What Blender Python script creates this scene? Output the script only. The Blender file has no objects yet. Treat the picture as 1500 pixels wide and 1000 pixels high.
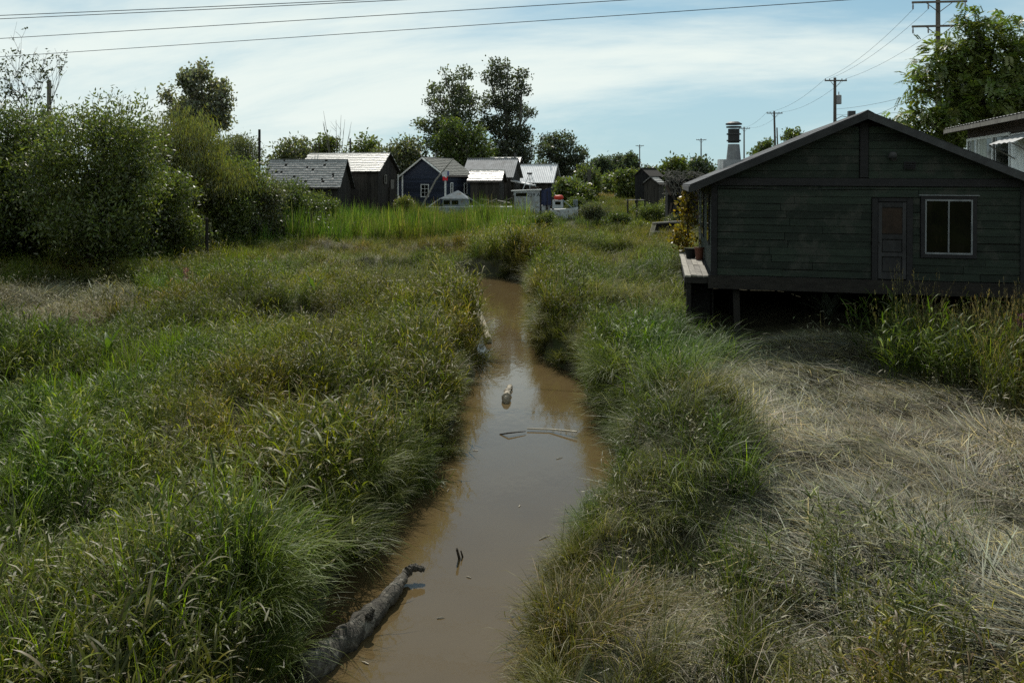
import bpy, math, random
import numpy as np
from mathutils import Vector, Matrix, Euler

random.seed(7)
rng = np.random.default_rng(7)
sc = bpy.context.scene
col = sc.collection
R = math.radians

# ------------------------------------------------------------------ camera, sky, sun, exposure
CAMH, F, HY = 4.4, 1167.0, 268.0          # eye height above the marsh, focal length and horizon row in photo pixels
cd = bpy.data.cameras.new('camera'); cam = bpy.data.objects.new('camera', cd); col.objects.link(cam)
cam.location = (0, 0, CAMH); cam.rotation_euler = (R(90), 0, 0)
cd.sensor_width = 36; cd.lens = 36 * F / 1500; cd.shift_y = (HY - 500) / 1500
cd.clip_end = 6000; sc.camera = cam

SX, SY = 1.6, 5.9                         # where the cloud field lies
SUN_EL, SUN_AZ = 50.0, -6.0               # azimuth clockwise from +Y, so a little to the left
world = bpy.data.worlds.new('World'); sc.world = world; world.use_nodes = True
nt = world.node_tree; nt.nodes.clear()
def N(t, type_, **kw):
    n = t.nodes.new(type_)
    for k, v in kw.items():
        if k == 'inp':
            for a, b in v.items(): n.inputs[a].default_value = b
        else: setattr(n, k, v)
    return n
sky = N(nt, 'ShaderNodeTexSky', sky_type='NISHITA', sun_disc=False)
sky.sun_elevation = R(SUN_EL); sky.sun_rotation = R(SUN_AZ); sky.altitude = 0
sky.air_density = 0.8; sky.dust_density = 0.1; sky.ozone_density = 1.6
tc = N(nt, 'ShaderNodeTexCoord'); L = nt.links.new
sep = N(nt, 'ShaderNodeSeparateXYZ'); L(tc.outputs['Generated'], sep.inputs[0])
zz = N(nt, 'ShaderNodeMath', operation='MAXIMUM'); L(sep.outputs['Z'], zz.inputs[0]); zz.inputs[1].default_value = 0.0
za = N(nt, 'ShaderNodeMath', operation='ADD'); L(zz.outputs[0], za.inputs[0]); za.inputs[1].default_value = 0.13
dx = N(nt, 'ShaderNodeMath', operation='DIVIDE'); L(sep.outputs['X'], dx.inputs[0]); L(za.outputs[0], dx.inputs[1])
dy = N(nt, 'ShaderNodeMath', operation='DIVIDE'); L(sep.outputs['Y'], dy.inputs[0]); L(za.outputs[0], dy.inputs[1])
cmb = N(nt, 'ShaderNodeCombineXYZ'); L(dx.outputs[0], cmb.inputs[0]); L(dy.outputs[0], cmb.inputs[1])
mp = N(nt, 'ShaderNodeMapping'); L(cmb.outputs[0], mp.inputs[0])
mp.inputs['Location'].default_value = (SX, SY, 0); mp.inputs['Rotation'].default_value = (0, 0, R(12)); mp.inputs['Scale'].default_value = (0.20, 0.27, 1)
nz = N(nt, 'ShaderNodeTexNoise', inp={'Scale': 1.0, 'Detail': 10.0, 'Roughness': 0.62, 'Distortion': 0.7}); L(mp.outputs[0], nz.inputs['Vector'])
rp = N(nt, 'ShaderNodeMapRange', interpolation_type='SMOOTHSTEP', inp={'From Min': 0.33, 'From Max': 0.58, 'To Min': 0.0, 'To Max': 0.97}); L(nz.outputs['Fac'], rp.inputs['Value'])
mixc = N(nt, 'ShaderNodeMix', data_type='RGBA'); L(rp.outputs[0], mixc.inputs[0])
tint = N(nt, 'ShaderNodeMix', data_type='RGBA', blend_type='MULTIPLY'); tint.inputs[0].default_value = 1.0
L(sky.outputs[0], tint.inputs[6]); tint.inputs[7].default_value = (0.78, 1.10, 0.98, 1)
hz = N(nt, 'ShaderNodeMapRange', interpolation_type='SMOOTHSTEP', inp={'From Min': 0.0, 'From Max': 0.42, 'To Min': 0.85, 'To Max': 0.0}); L(zz.outputs[0], hz.inputs['Value'])   # pale summer haze low in the sky
hmix = N(nt, 'ShaderNodeMix', data_type='RGBA'); L(hz.outputs[0], hmix.inputs[0]); L(tint.outputs[2], hmix.inputs[6]); hmix.inputs[7].default_value = (5.0, 6.7, 7.5, 1)
L(hmix.outputs[2], mixc.inputs[6]); mixc.inputs[7].default_value = (9.2, 10.1, 9.6, 1)
bg = N(nt, 'ShaderNodeBackground'); bg.inputs['Strength'].default_value = 0.09
L(mixc.outputs[2], bg.inputs['Color'])
wo = N(nt, 'ShaderNodeOutputWorld'); L(bg.outputs[0], wo.inputs['Surface'])

sd = bpy.data.lights.new('sun', 'SUN'); sd.energy = 5.0; sd.angle = R(0.5); sd.color = (1.0, 0.95, 0.86)
sun = bpy.data.objects.new('sun', sd); col.objects.link(sun)
sdir = Vector((math.sin(R(SUN_AZ)) * math.cos(R(SUN_EL)), math.cos(R(SUN_AZ)) * math.cos(R(SUN_EL)), math.sin(R(SUN_EL))))
sun.rotation_euler = sdir.to_track_quat('Z', 'Y').to_euler(); sun.location = sdir * 60
vs = sc.view_settings
vs.view_transform = 'Standard'; vs.look = 'None'; vs.exposure = 0.05; vs.gamma = 1.0; vs.use_curve_mapping = False
sc.cycles.use_denoising = False
sc.cycles.max_bounces = 4; sc.cycles.diffuse_bounces = 2; sc.cycles.glossy_bounces = 2
sc.cycles.transmission_bounces = 3; sc.cycles.transparent_max_bounces = 4
sc.cycles.sample_clamp_indirect = 4.0

# ------------------------------------------------------------------ helpers
def P(px, py, Y):                          # a photo pixel at distance Y -> a point
    return Vector(((px - 750) / F * Y, Y, CAMH - (py - HY) / F * Y))

def vnoise(x, y, s, seed=0):               # smooth value noise 0..1
    x = np.asarray(x, float) / s + seed * 17.3; y = np.asarray(y, float) / s - seed * 9.1
    xi = np.floor(x); yi = np.floor(y); fx = x - xi; fy = y - yi
    fx = fx * fx * (3 - 2 * fx); fy = fy * fy * (3 - 2 * fy)
    def h(a, b):
        v = np.sin(a * 127.1 + b * 311.7 + seed * 74.7) * 43758.5453
        return v - np.floor(v)
    return (h(xi, yi) * (1 - fx) + h(xi + 1, yi) * fx) * (1 - fy) + (h(xi, yi + 1) * (1 - fx) + h(xi + 1, yi + 1) * fx) * fy
def sstep(a, b, x):
    t = np.clip((np.asarray(x, float) - a) / (b - a), 0, 1); return t * t * (3 - 2 * t)

def tag(o, label=None, cat=None, group=None, kind=None):
    if label: o['label'] = label
    if cat: o['category'] = cat
    if group: o['group'] = group
    if kind: o['kind'] = kind
    return o
def link(name, data, parent=None, loc=None, rot=None, scale=None):
    o = bpy.data.objects.new(name, data); col.objects.link(o)
    if parent is not None: o.parent = parent
    if loc is not None: o.location = loc
    if rot is not None: o.rotation_euler = rot
    if scale is not None: o.scale = scale
    return o
def empty(name, loc, rz=0, label=None, cat=None, group=None):
    o = link(name, None, None, loc, (0, 0, rz)); o.empty_display_size = 0.2
    return tag(o, label, cat, group)

def np_mesh(name, V, Q, C=None, mat=None, smooth=False):
    V = np.asarray(V, np.float32); Q = np.asarray(Q, np.int32)
    me = bpy.data.meshes.new(name); k = Q.shape[1]
    me.vertices.add(len(V)); me.vertices.foreach_set('co', V.ravel())
    me.loops.add(Q.size); me.loops.foreach_set('vertex_index', Q.ravel())
    me.polygons.add(len(Q)); me.polygons.foreach_set('loop_start', np.arange(len(Q), dtype=np.int32) * k)
    if smooth: me.polygons.foreach_set('use_smooth', np.ones(len(Q), bool))
    if C is not None:
        ca = me.color_attributes.new('Col', 'FLOAT_COLOR', 'POINT')
        C4 = np.ones((len(V), 4), np.float32); C4[:, :3] = C; ca.data.foreach_set('color', C4.ravel())
    if mat: me.materials.append(mat)
    me.update(calc_edges=True); me.validate()
    return me

class MB:                                  # collects boxes, bars, tubes, polygons into one mesh
    def __init__(s): s.v = []; s.f = []
    def add(s, vs, fs):
        b = len(s.v); s.v += [tuple(v) for v in vs]; s.f += [tuple(i + b for i in f) for f in fs]; return s
    def box(s, c, d, M=None):
        x, y, z = d[0] / 2, d[1] / 2, d[2] / 2
        vs = [Vector((sx * x, sy * y, sz * z)) for sz in (-1, 1) for sy in (-1, 1) for sx in (-1, 1)]
        if M is not None: vs = [M @ v for v in vs]
        vs = [v + Vector(c) for v in vs]
        return s.add(vs, [(0, 2, 3, 1), (4, 5, 7, 6), (0, 1, 5, 4), (2, 6, 7, 3), (0, 4, 6, 2), (1, 3, 7, 5)])
    def prism(s, poly, d):                 # poly: 3D points, extruded by vector d
        n = len(poly); d = Vector(d); a = [Vector(p) for p in poly]; b = [p + d for p in a]
        return s.add(a + b, [tuple(range(n))[::-1], tuple(range(n, 2 * n))] + [(i, (i + 1) % n, (i + 1) % n + n, i + n) for i in range(n)])
    def tube(s, pts, rad, k=6, cap=True):
        pts = [Vector(p) for p in pts]
        if not hasattr(rad, '__len__'): rad = [rad] * len(pts)
        vs = []; up = Vector((0, 0, 1))
        for i, p in enumerate(pts):
            t = (pts[min(i + 1, len(pts) - 1)] - pts[max(i - 1, 0)]).normalized()
            a = t.cross(up if abs(t.z) < 0.95 else Vector((1, 0, 0))).normalized(); b = t.cross(a)
            vs += [p + (a * math.cos(2 * math.pi * j / k) + b * math.sin(2 * math.pi * j / k)) * rad[i] for j in range(k)]
        fs = [(i * k + j, i * k + (j + 1) % k, (i + 1) * k + (j + 1) % k, (i + 1) * k + j) for i in range(len(pts) - 1) for j in range(k)]
        if cap: fs += [tuple(range(k))[::-1], tuple(range((len(pts) - 1) * k, len(pts) * k))]
        return s.add(vs, fs)
    def mesh(s, name, mat):
        me = bpy.data.meshes.new(name); me.from_pydata(s.v, [], s.f); me.update()
        if mat: me.materials.append(mat)
        return me
    def build(s, name, mat, parent=None, loc=None, rot=None, smooth=False):
        me = s.mesh(name, mat)
        if smooth: me.polygons.foreach_set('use_smooth', np.ones(len(me.polygons), bool))
        return link(name, me, parent, loc, rot)

# ------------------------------------------------------------------ materials
def surf(name, c1, c2=None, rough=0.85, scale=3.0, stretch=(1, 1, 1), bump=0.3, spec=0.3, metal=0.0, detail=8, stain=None, bscale=None):
    m = bpy.data.materials.new(name); m.use_nodes = True; t = m.node_tree; b = t.nodes['Principled BSDF']
    c2 = c2 or tuple(x * 0.6 for x in c1)
    co = N(t, 'ShaderNodeTexCoord'); ma = N(t, 'ShaderNodeMapping'); ma.inputs['Scale'].default_value = stretch
    geo = N(t, 'ShaderNodeNewGeometry')
    t.links.new(geo.outputs['Position'], ma.inputs[0])
    n = N(t, 'ShaderNodeTexNoise', inp={'Scale': scale, 'Detail': detail, 'Roughness': 0.65}); t.links.new(ma.outputs[0], n.inputs['Vector'])
    r = N(t, 'ShaderNodeMapRange', inp={'From Min': 0.32, 'From Max': 0.68}); t.links.new(n.outputs['Fac'], r.inputs['Value'])
    mx = N(t, 'ShaderNodeMix', data_type='RGBA'); t.links.new(r.outputs[0], mx.inputs[0])
    mx.inputs[6].default_value = (*c1, 1); mx.inputs[7].default_value = (*c2, 1)
    oi = N(t, 'ShaderNodeObjectInfo'); hv = N(t, 'ShaderNodeMapRange', inp={'To Min': 0.7, 'To Max': 1.35}); t.links.new(oi.outputs['Random'], hv.inputs['Value'])
    mv = N(t, 'ShaderNodeVectorMath', operation='SCALE'); t.links.new(mx.outputs[2], mv.inputs[0]); t.links.new(hv.outputs[0], mv.inputs['Scale'])
    last = mv.outputs[0]
    if stain:
        n2 = N(t, 'ShaderNodeTexNoise', inp={'Scale': stain[1], 'Detail': 6.0, 'Roughness': 0.7}); t.links.new(geo.outputs['Position'], n2.inputs['Vector'])
        r2 = N(t, 'ShaderNodeMapRange', inp={'From Min': 0.52, 'From Max': 0.64}); t.links.new(n2.outputs['Fac'], r2.inputs['Value'])
        m2 = N(t, 'ShaderNodeMix', data_type='RGBA'); t.links.new(r2.outputs[0], m2.inputs[0]); t.links.new(last, m2.inputs[6]); m2.inputs[7].default_value = (*stain[0], 1); last = m2.outputs[2]
    t.links.new(last, b.inputs['Base Color'])
    b.inputs['Roughness'].default_value = rough; b.inputs['Specular IOR Level'].default_value = spec; b.inputs['Metallic'].default_value = metal
    if bump:
        nb = N(t, 'ShaderNodeTexNoise', inp={'Scale': bscale or scale * 4, 'Detail': 6.0}); t.links.new(ma.outputs[0], nb.inputs['Vector'])
        bp = N(t, 'ShaderNodeBump', inp={'Strength': bump, 'Distance': 0.02}); t.links.new(nb.outputs['Fac'], bp.inputs['Height']); t.links.new(bp.outputs[0], b.inputs['Normal'])
    return m

def leafmat(name, trans=0.35, gloss=0.06, rough=0.45):    # colour comes from the mesh's own leaf colours and the tuft's tint
    m = bpy.data.materials.new(name); m.use_nodes = True; t = m.node_tree; t.nodes.clear()
    a = N(t, 'ShaderNodeAttribute', attribute_name='Col')
    ti = N(t, 'ShaderNodeAttribute', attribute_name='tint', attribute_type='INSTANCER')
    ad = N(t, 'ShaderNodeVectorMath', operation='ADD'); t.links.new(ti.outputs['Vector'], ad.inputs[0]); ad.inputs[1].default_value = (1, 1, 1)
    mu = N(t, 'ShaderNodeVectorMath', operation='MULTIPLY'); t.links.new(a.outputs['Color'], mu.inputs[0]); t.links.new(ad.outputs[0], mu.inputs[1])
    d = N(t, 'ShaderNodeBsdfDiffuse'); t.links.new(mu.outputs[0], d.inputs['Color'])
    tr = N(t, 'ShaderNodeBsdfTranslucent')
    yl = N(t, 'ShaderNodeVectorMath', operation='MULTIPLY'); t.links.new(mu.outputs[0], yl.inputs[0]); yl.inputs[1].default_value = (1.25, 1.35, 0.55)
    t.links.new(yl.outputs[0], tr.inputs['Color'])
    m1 = N(t, 'ShaderNodeMixShader'); m1.inputs[0].default_value = trans; t.links.new(d.outputs[0], m1.inputs[1]); t.links.new(tr.outputs[0], m1.inputs[2])
    g = N(t, 'ShaderNodeBsdfGlossy'); g.inputs['Roughness'].default_value = rough; g.inputs['Color'].default_value = (1, 1, 1, 1)
    m2 = N(t, 'ShaderNodeMixShader'); m2.inputs[0].default_value = gloss; t.links.new(m1.outputs[0], m2.inputs[1]); t.links.new(g.outputs[0], m2.inputs[2])
    o = N(t, 'ShaderNodeOutputMaterial'); t.links.new(m2.outputs[0], o.inputs['Surface'])
    return m

M = {}
M['ground'] = surf('marsh_soil', (0.075, 0.07, 0.045), (0.03, 0.032, 0.018), 0.95, 0.8, bump=0.9, spec=0.15, bscale=9, stain=((0.05, 0.065, 0.022), 0.35))
M['bark'] = surf('bark', (0.075, 0.06, 0.045), (0.03, 0.025, 0.02), 0.95, 6, (1, 1, 0.25), 0.8)
M['palebark'] = surf('pale_bark', (0.16, 0.15, 0.13), (0.06, 0.055, 0.05), 0.95, 6, (1, 1, 0.25), 0.8)
M['green_paint'] = surf('weathered_green_paint', (0.019, 0.029, 0.020), (0.010, 0.015, 0.011), 0.8, 2.2, (0.7, 0.7, 5), 0.5, stain=((0.034, 0.037, 0.030), 1.7))
M['dark_trim'] = surf('dark_trim_paint', (0.018, 0.0175, 0.019), (0.010, 0.010, 0.011), 0.8, 3, (1, 1, 3), 0.4)
M['fascia'] = surf('weathered_fascia', (0.045, 0.047, 0.048), (0.024, 0.024, 0.025), 0.85, 3, (1, 1, 1), 0.4)
M['felt'] = surf('roofing_felt', (0.075, 0.08, 0.085), (0.045, 0.047, 0.05), 0.9, 2, bump=0.5)
M['beam'] = surf('old_beam', (0.022, 0.020, 0.017), (0.010, 0.009, 0.008), 0.9, 2.5, (1, 1, 4), 0.7)
M['deck'] = surf('silvered_deck_wood', (0.30, 0.28, 0.24), (0.15, 0.14, 0.12), 0.8, 3, (6, 0.6, 1), 0.5)
M['grey_wood'] = surf('grey_weathered_wood', (0.24, 0.23, 0.2), (0.11, 0.10, 0.09), 0.85, 4, (1, 1, 0.3), 0.6)
M['drift'] = surf('bleached_driftwood', (0.55, 0.49, 0.38), (0.26, 0.23, 0.18), 0.85, 5, bump=0.8)
M['log'] = surf('muddy_log', (0.085, 0.078, 0.062), (0.02, 0.018, 0.015), 0.9, 9, bump=1.0, stain=((0.20, 0.19, 0.16), 6))
M['whitepaint'] = surf('white_paint', (0.72, 0.73, 0.72), (0.5, 0.51, 0.5), 0.6, 3, bump=0.1)
M['alu'] = surf('aluminium_frame', (0.20, 0.215, 0.225), (0.12, 0.13, 0.14), 0.5, 5, bump=0.05)
M['door_paint'] = surf('faded_door', (0.036, 0.036, 0.038), (0.018, 0.018, 0.019), 0.8, 4, (1, 1, 0.4), 0.4)
M['rust'] = surf('rusty_brown', (0.030, 0.019, 0.013), (0.015, 0.010, 0.007), 0.85, 5)
M['black'] = surf('near_black', (0.015, 0.015, 0.015), (0.008, 0.008, 0.008), 0.9, 4)
M['barn'] = surf('dark_barn_wood', (0.045, 0.04, 0.034), (0.018, 0.016, 0.014), 0.9, 3, (3, 3, 0.2), 0.6)
M['blue'] = surf('navy_paint', (0.030, 0.038, 0.064), (0.018, 0.024, 0.042), 0.7, 3, (1, 1, 4), 0.3)
M['shake'] = surf('bright_cedar_shakes', (0.70, 0.67, 0.62), (0.50, 0.47, 0.43), 0.45, 3, (1, 1, 1), 0.2, spec=0.8)
M['greyshake'] = surf('grey_shingles', (0.32, 0.32, 0.31), (0.19, 0.19, 0.185), 0.8, 3, bump=0.4)
M['slate'] = surf('grey_green_shingles', (0.14, 0.145, 0.13), (0.075, 0.08, 0.07), 0.75, 3, bump=0.4)
M['corr'] = surf('galvanised_sheet', (0.40, 0.41, 0.42), (0.25, 0.25, 0.25), 0.5, 1.5, bump=0.1, metal=0.6)
M['dullroof'] = surf('dull_grey_roof_sheet', (0.22, 0.22, 0.22), (0.13, 0.13, 0.13), 0.8, 2, bump=0.1)
M['awn'] = surf('pale_awning_sheet', (0.42, 0.43, 0.43), (0.3, 0.3, 0.3), 0.75, 2, bump=0.1)
M['whitemetal'] = surf('bright_metal_roof', (0.62, 0.62, 0.62), (0.45, 0.45, 0.45), 0.45, 1.5, bump=0.05, metal=0.5)
M['boatgrey'] = surf('grey_boat_paint', (0.26, 0.31, 0.34), (0.15, 0.18, 0.2), 0.55, 3, bump=0.2, stain=((0.12, 0.09, 0.06), 2.5))
M['boatwhite'] = surf('dull_white_boat_paint', (0.42, 0.46, 0.48), (0.28, 0.3, 0.32), 0.55, 3, bump=0.2, stain=((0.16, 0.12, 0.08), 2.5))
M['tarp'] = surf('blue_tarp', (0.018, 0.026, 0.07), (0.012, 0.017, 0.045), 0.6, 3)
M['red'] = surf('red_plastic', (0.55, 0.045, 0.025), (0.35, 0.03, 0.02), 0.5, 3, bump=0)
M['flagred'] = surf('flag_red', (0.5, 0.02, 0.03), (0.4, 0.02, 0.03), 0.8, 3, bump=0)
M['flagwhite'] = surf('flag_white', (0.75, 0.75, 0.78), (0.65, 0.65, 0.68), 0.8, 3, bump=0)
M['flagblue'] = surf('flag_blue', (0.03, 0.04, 0.16), (0.02, 0.03, 0.12), 0.8, 3, bump=0)
M['polewood'] = surf('utility_pole_wood', (0.13, 0.11, 0.095), (0.07, 0.06, 0.05), 0.9, 4, (1, 1, 0.2), 0.4)
M['ceramic'] = surf('insulator', (0.3, 0.3, 0.31), (0.2, 0.2, 0.21), 0.35, 4, bump=0)
M['steel'] = surf('dull_steel', (0.3, 0.31, 0.32), (0.18, 0.185, 0.19), 0.5, 3, bump=0.1, metal=0.3)
M['darksteel'] = surf('sooty_steel', (0.05, 0.05, 0.052), (0.02, 0.02, 0.02), 0.6, 5, bump=0.2)
M['wire'] = surf('cable_sheath', (0.03, 0.03, 0.032), (0.02, 0.02, 0.02), 0.6, 4, bump=0)
M['brown_plank'] = surf('brown_plank', (0.085, 0.06, 0.048), (0.04, 0.03, 0.025), 0.85, 3, (1, 1, 5), 0.5)
M['mud'] = surf('wet_mud', (0.10, 0.085, 0.06), (0.05, 0.042, 0.03), 0.35, 4, bump=0.6, spec=0.5)
M['curtain'] = surf('pale_curtain', (0.4, 0.42, 0.38), (0.25, 0.26, 0.23), 0.9, 2, (3, 3, 0.2), 0)
M['terracotta'] = surf('terracotta_pot', (0.13, 0.05, 0.03), (0.08, 0.03, 0.02), 0.8, 4)
M['leaf'] = leafmat('leaf', 0.46, 0.04, 0.42)
M['grass'] = leafmat('grass_blade', 0.44, 0.016, 0.45)
M['dead'] = leafmat('dead_grass', 0.16, 0.015, 0.5)

def glassmat(name, c, alpha):
    m = bpy.data.materials.new(name); m.use_nodes = True; b = m.node_tree.nodes['Principled BSDF']
    b.inputs['Base Color'].default_value = (*c, 1); b.inputs['Roughness'].default_value = 0.04; b.inputs['Specular IOR Level'].default_value = 0.4
    b.inputs['Transmission Weight'].default_value = alpha; b.inputs['IOR'].default_value = 1.45
    nb = N(m.node_tree, 'ShaderNodeTexNoise', inp={'Scale': 1.2, 'Detail': 2.0}); bp = N(m.node_tree, 'ShaderNodeBump', inp={'Strength': 0.05, 'Distance': 0.05})
    m.node_tree.links.new(nb.outputs['Fac'], bp.inputs['Height']); m.node_tree.links.new(bp.outputs[0], b.inputs['Normal'])
    return m
M['glass'] = glassmat('window_glass', (0.004, 0.0045, 0.0035), 0.0)

wm = bpy.data.materials.new('muddy_water'); wm.use_nodes = True; t = wm.node_tree; b = t.nodes['Principled BSDF']
geo = N(t, 'ShaderNodeNewGeometry'); n1 = N(t, 'ShaderNodeTexNoise', inp={'Scale': 0.9, 'Detail': 5.0}); t.links.new(geo.outputs['Position'], n1.inputs['Vector'])
mx = N(t, 'ShaderNodeMix', data_type='RGBA'); t.links.new(n1.outputs['Fac'], mx.inputs[0]); mx.inputs[6].default_value = (0.078, 0.054, 0.024, 1); mx.inputs[7].default_value = (0.100, 0.073, 0.035, 1)
t.links.new(mx.outputs[2], b.inputs['Base Color']); b.inputs['Roughness'].default_value = 0.05; b.inputs['Specular IOR Level'].default_value = 0.5; b.inputs['IOR'].default_value = 1.55
n2 = N(t, 'ShaderNodeTexNoise', inp={'Scale': 5.0, 'Detail': 3.0, 'Roughness': 0.5}); ma = N(t, 'ShaderNodeMapping'); ma.inputs['Scale'].default_value = (1, 0.45, 1)
t.links.new(geo.outputs['Position'], ma.inputs[0]); t.links.new(ma.outputs[0], n2.inputs['Vector'])
bp = N(t, 'ShaderNodeBump', inp={'Strength': 0.10, 'Distance': 0.03}); t.links.new(n2.outputs['Fac'], bp.inputs['Height']); t.links.new(bp.outputs[0], b.inputs['Normal'])
M['water'] = wm

# ------------------------------------------------------------------ terrain: marsh, creek channel, water
WZ = -0.70
_v = np.array([2400, 1000, 900, 830, 770, 700, 650, 600, 560, 520, 480, 450, 413])
_l = np.array([120, 405, 470, 512, 575, 632, 655, 672, 695, 702, 688, 670, 645])
_r = np.array([900, 772, 792, 815, 845, 945, 912, 875, 850, 790, 782, 778, 776])
_Y = (CAMH - WZ) * F / (_v - HY)
CY = np.concatenate([[-80, 0], _Y, [43, 46, 50, 70]])
CL = np.concatenate([[-1.8, -1.8], (_l - 750) / F * _Y, [-5.2, -8.5, -11.5, -11.5]])
CR = np.concatenate([[0.4, 0.4], (_r - 750) / F * _Y, [-0.6, -5.5, -11.2, -11.2]])
def creek_d(X, Y):                         # >0 inside the channel
    l = np.interp(Y, CY, CL) + (vnoise(X * 0, Y, 0.7, 3) - 0.5) * 0.25; r = np.interp(Y, CY, CR) + (vnoise(X * 0, Y, 0.6, 4) - 0.5) * 0.25
    return np.minimum(X - l, r - X)
def side(X, Y): return X - 0.5 * (np.interp(Y, CY, CL) + np.interp(Y, CY, CR))
def hgt(X, Y):
    X = np.asarray(X, float); Y = np.asarray(Y, float)
    z = (vnoise(X, Y, 4.5, 1) - 0.5) * 0.30 + (vnoise(X, Y, 1.3, 2) - 0.5) * 0.16
    md = sstep(5, 8, Y) * (1 - sstep(52, 62, Y)); lay = sstep(2.6, 4.2, X - 0.10 * (Y - 12)) * sstep(8.5, 10, Y) * (1 - sstep(19, 23, Y))   # hummocks, lower where the grass lies flat
    z = z + md * ((vnoise(X, Y, 2.1, 5) - 0.42) * 0.95 + (vnoise(X, Y, 0.85, 6) - 0.5) * 0.22) * (1 - 0.65 * lay) + lay * ((vnoise(X, Y, 0.45, 7) - 0.5) * 0.14 + (vnoise(X, Y, 1.1, 8) - 0.5) * 0.22)
    z = z + sstep(60, 78, Y) * 1.25                       # dyke land behind the slough
    z = z + sstep(4.5, 8, X) * sstep(16, 24, Y) * 0.25
    z = z + sstep(-7, -26, Y) * (6.5 + 2.5 * vnoise(X, Y, 6, 9))      # the road dyke behind the viewer
    near = 1 - sstep(10, 20, Y)
    d = creek_d(X, Y); s = side(X, Y)
    wid = np.where(s > 0, 0.35 + 0.45 * near, 0.35)        # right bank slopes gently near the camera
    k = sstep(-wid, 0.12, d) * sstep(-20, -8, Y)
    z = z * (1 - k) + (-1.15) * k
    far = sstep(180, 900, Y); return z * (1 - far) + 1.2 * far

def spaced(a, b, n, p): t = np.linspace(-1, 1, n); return np.sign(t) * np.abs(t) ** p
xs = np.unique(np.concatenate([np.linspace(-1500, -60, 14), np.linspace(-60, -14, 47), np.linspace(-14, -4, 51), np.linspace(-4, 4, 81), np.linspace(4, 14, 51), np.linspace(14, 60, 47), np.linspace(60, 1500, 14)]))
ys = np.unique(np.concatenate([np.linspace(-80, 4, 22), np.linspace(4, 25, 141), np.linspace(25, 48, 93), np.linspace(48, 100, 80), np.linspace(100, 300, 30), np.linspace(300, 3000, 12)]))
GX, GY = np.meshgrid(xs, ys); GZ = hgt(GX, GY)
nx = len(xs); ii = np.arange(len(ys) - 1)[:, None] * nx + np.arange(nx - 1)[None, :]
Q = np.stack([ii, ii + 1, ii + 1 + nx, ii + nx], -1).reshape(-1, 4)
tag(link('ground', np_mesh('ground', np.stack([GX, GY, GZ], -1).reshape(-1, 3), Q, None, M['ground'], True)), kind='structure')
wy = np.linspace(-80, 69, 150); wl = np.interp(wy, CY, CL) - 0.9; wr = np.interp(wy, CY, CR) + 0.9
V = np.stack([np.stack([wl, wy, 0 * wy + WZ], -1), np.stack([wr, wy, 0 * wy + WZ], -1)], 1).reshape(-1, 3)
i = np.arange(149) * 2
tag(link('creek_water', np_mesh('creek_water', V, np.stack([i, i + 1, i + 3, i + 2], -1), None, M['water'])), kind='structure')

# ------------------------------------------------------------------ the green house on stilts
def cube_mesh(mat, _c={}):
    if mat not in _c: _c[mat] = MB().box((0, 0, 0), (1, 1, 1)).mesh('plank', M[mat])
    return _c[mat]
def slab(name, mat, parent, c, d, rot=None): return link(name, cube_mesh(mat), parent, c, rot, d)

HX, HYY, HZ, HW, HD, HH, HR = 5.52, 22.0, 1.87, 7.85, 9.2, 2.62, 1.70   # corner, floor level, width, depth, wall height, ridge rise
house = empty('stilt_house', (HX, HYY, HZ), R(-11), 'weathered dark green wooden house on stilts beside the creek', 'house')
house.rotation_euler = (0, R(0.35), R(-11))
AX = 3.92                                  # ridge position along the facade
slope = HR / AX
def roofz(x): return HH + (HR * x / AX if x < AX else HR * (HW - x) / (HW - AX))
# core walls (dark backing so that the board joints read dark)
mb = MB()
mb.prism([(0.05, 0.05, 0), (HW - 0.05, 0.05, 0), (HW - 0.05, 0.05, HH), (AX, 0.05, HH + HR - 0.05), (0.05, 0.05, HH)], (0, HD - 0.1, 0))
mb.build('wall', M['beam'], house)
DX0, DX1, DZ1 = 4.28, 4.98, 2.06
WX0, WX1, WZ0, WZ1 = 5.43, 6.58, 0.70, 2.13
rowh = 0.198; z = 0.0; nr = 0
while z < HH - 0.20:
    h = min(rowh, HH - 0.16 - z)
    spans = [(0.14, DX0 - 0.16), (DX1 + 0.16, WX0 - 0.11), (WX1 + 0.11, HW - 0.12)] if z < DZ1 and z + h > WZ0 - 0.1 and z < WZ1 + 0.08 else ([(0.14, DX0 - 0.16), (DX1 + 0.16, HW - 0.12)] if z < DZ1 + 0.1 else [(0.14, HW - 0.12)])
    for a, b2 in spans:
        cuts = [a]
        if b2 - a > 2.5: cuts.append(a + (b2 - a) * random.uniform(0.3, 0.7))
        cuts.append(b2)
        for c0, c1 in zip(cuts[:-1], cuts[1:]):
            slab('siding_board', 'green_paint', house, ((c0 + c1) / 2, 0.022 + random.uniform(-0.004, 0.004), z + h / 2 - 0.004 + random.uniform(-0.006, 0.004)), (c1 - c0 - random.uniform(0.004, 0.02), 0.022, h - 0.014 + random.uniform(-0.008, 0.008)), (R(-4.0 + random.uniform(-1.5, 1.5)), R(random.uniform(-0.3, 0.3)), 0))
    slab('siding_board', 'green_paint', house, (0.022, HD / 2, z + h / 2), (0.022, HD - 0.3, h - 0.014), (0, R(4 + random.uniform(-0.8, 0.8)), 0))
    z += rowh; nr += 1
z = HH + 0.06
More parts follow.
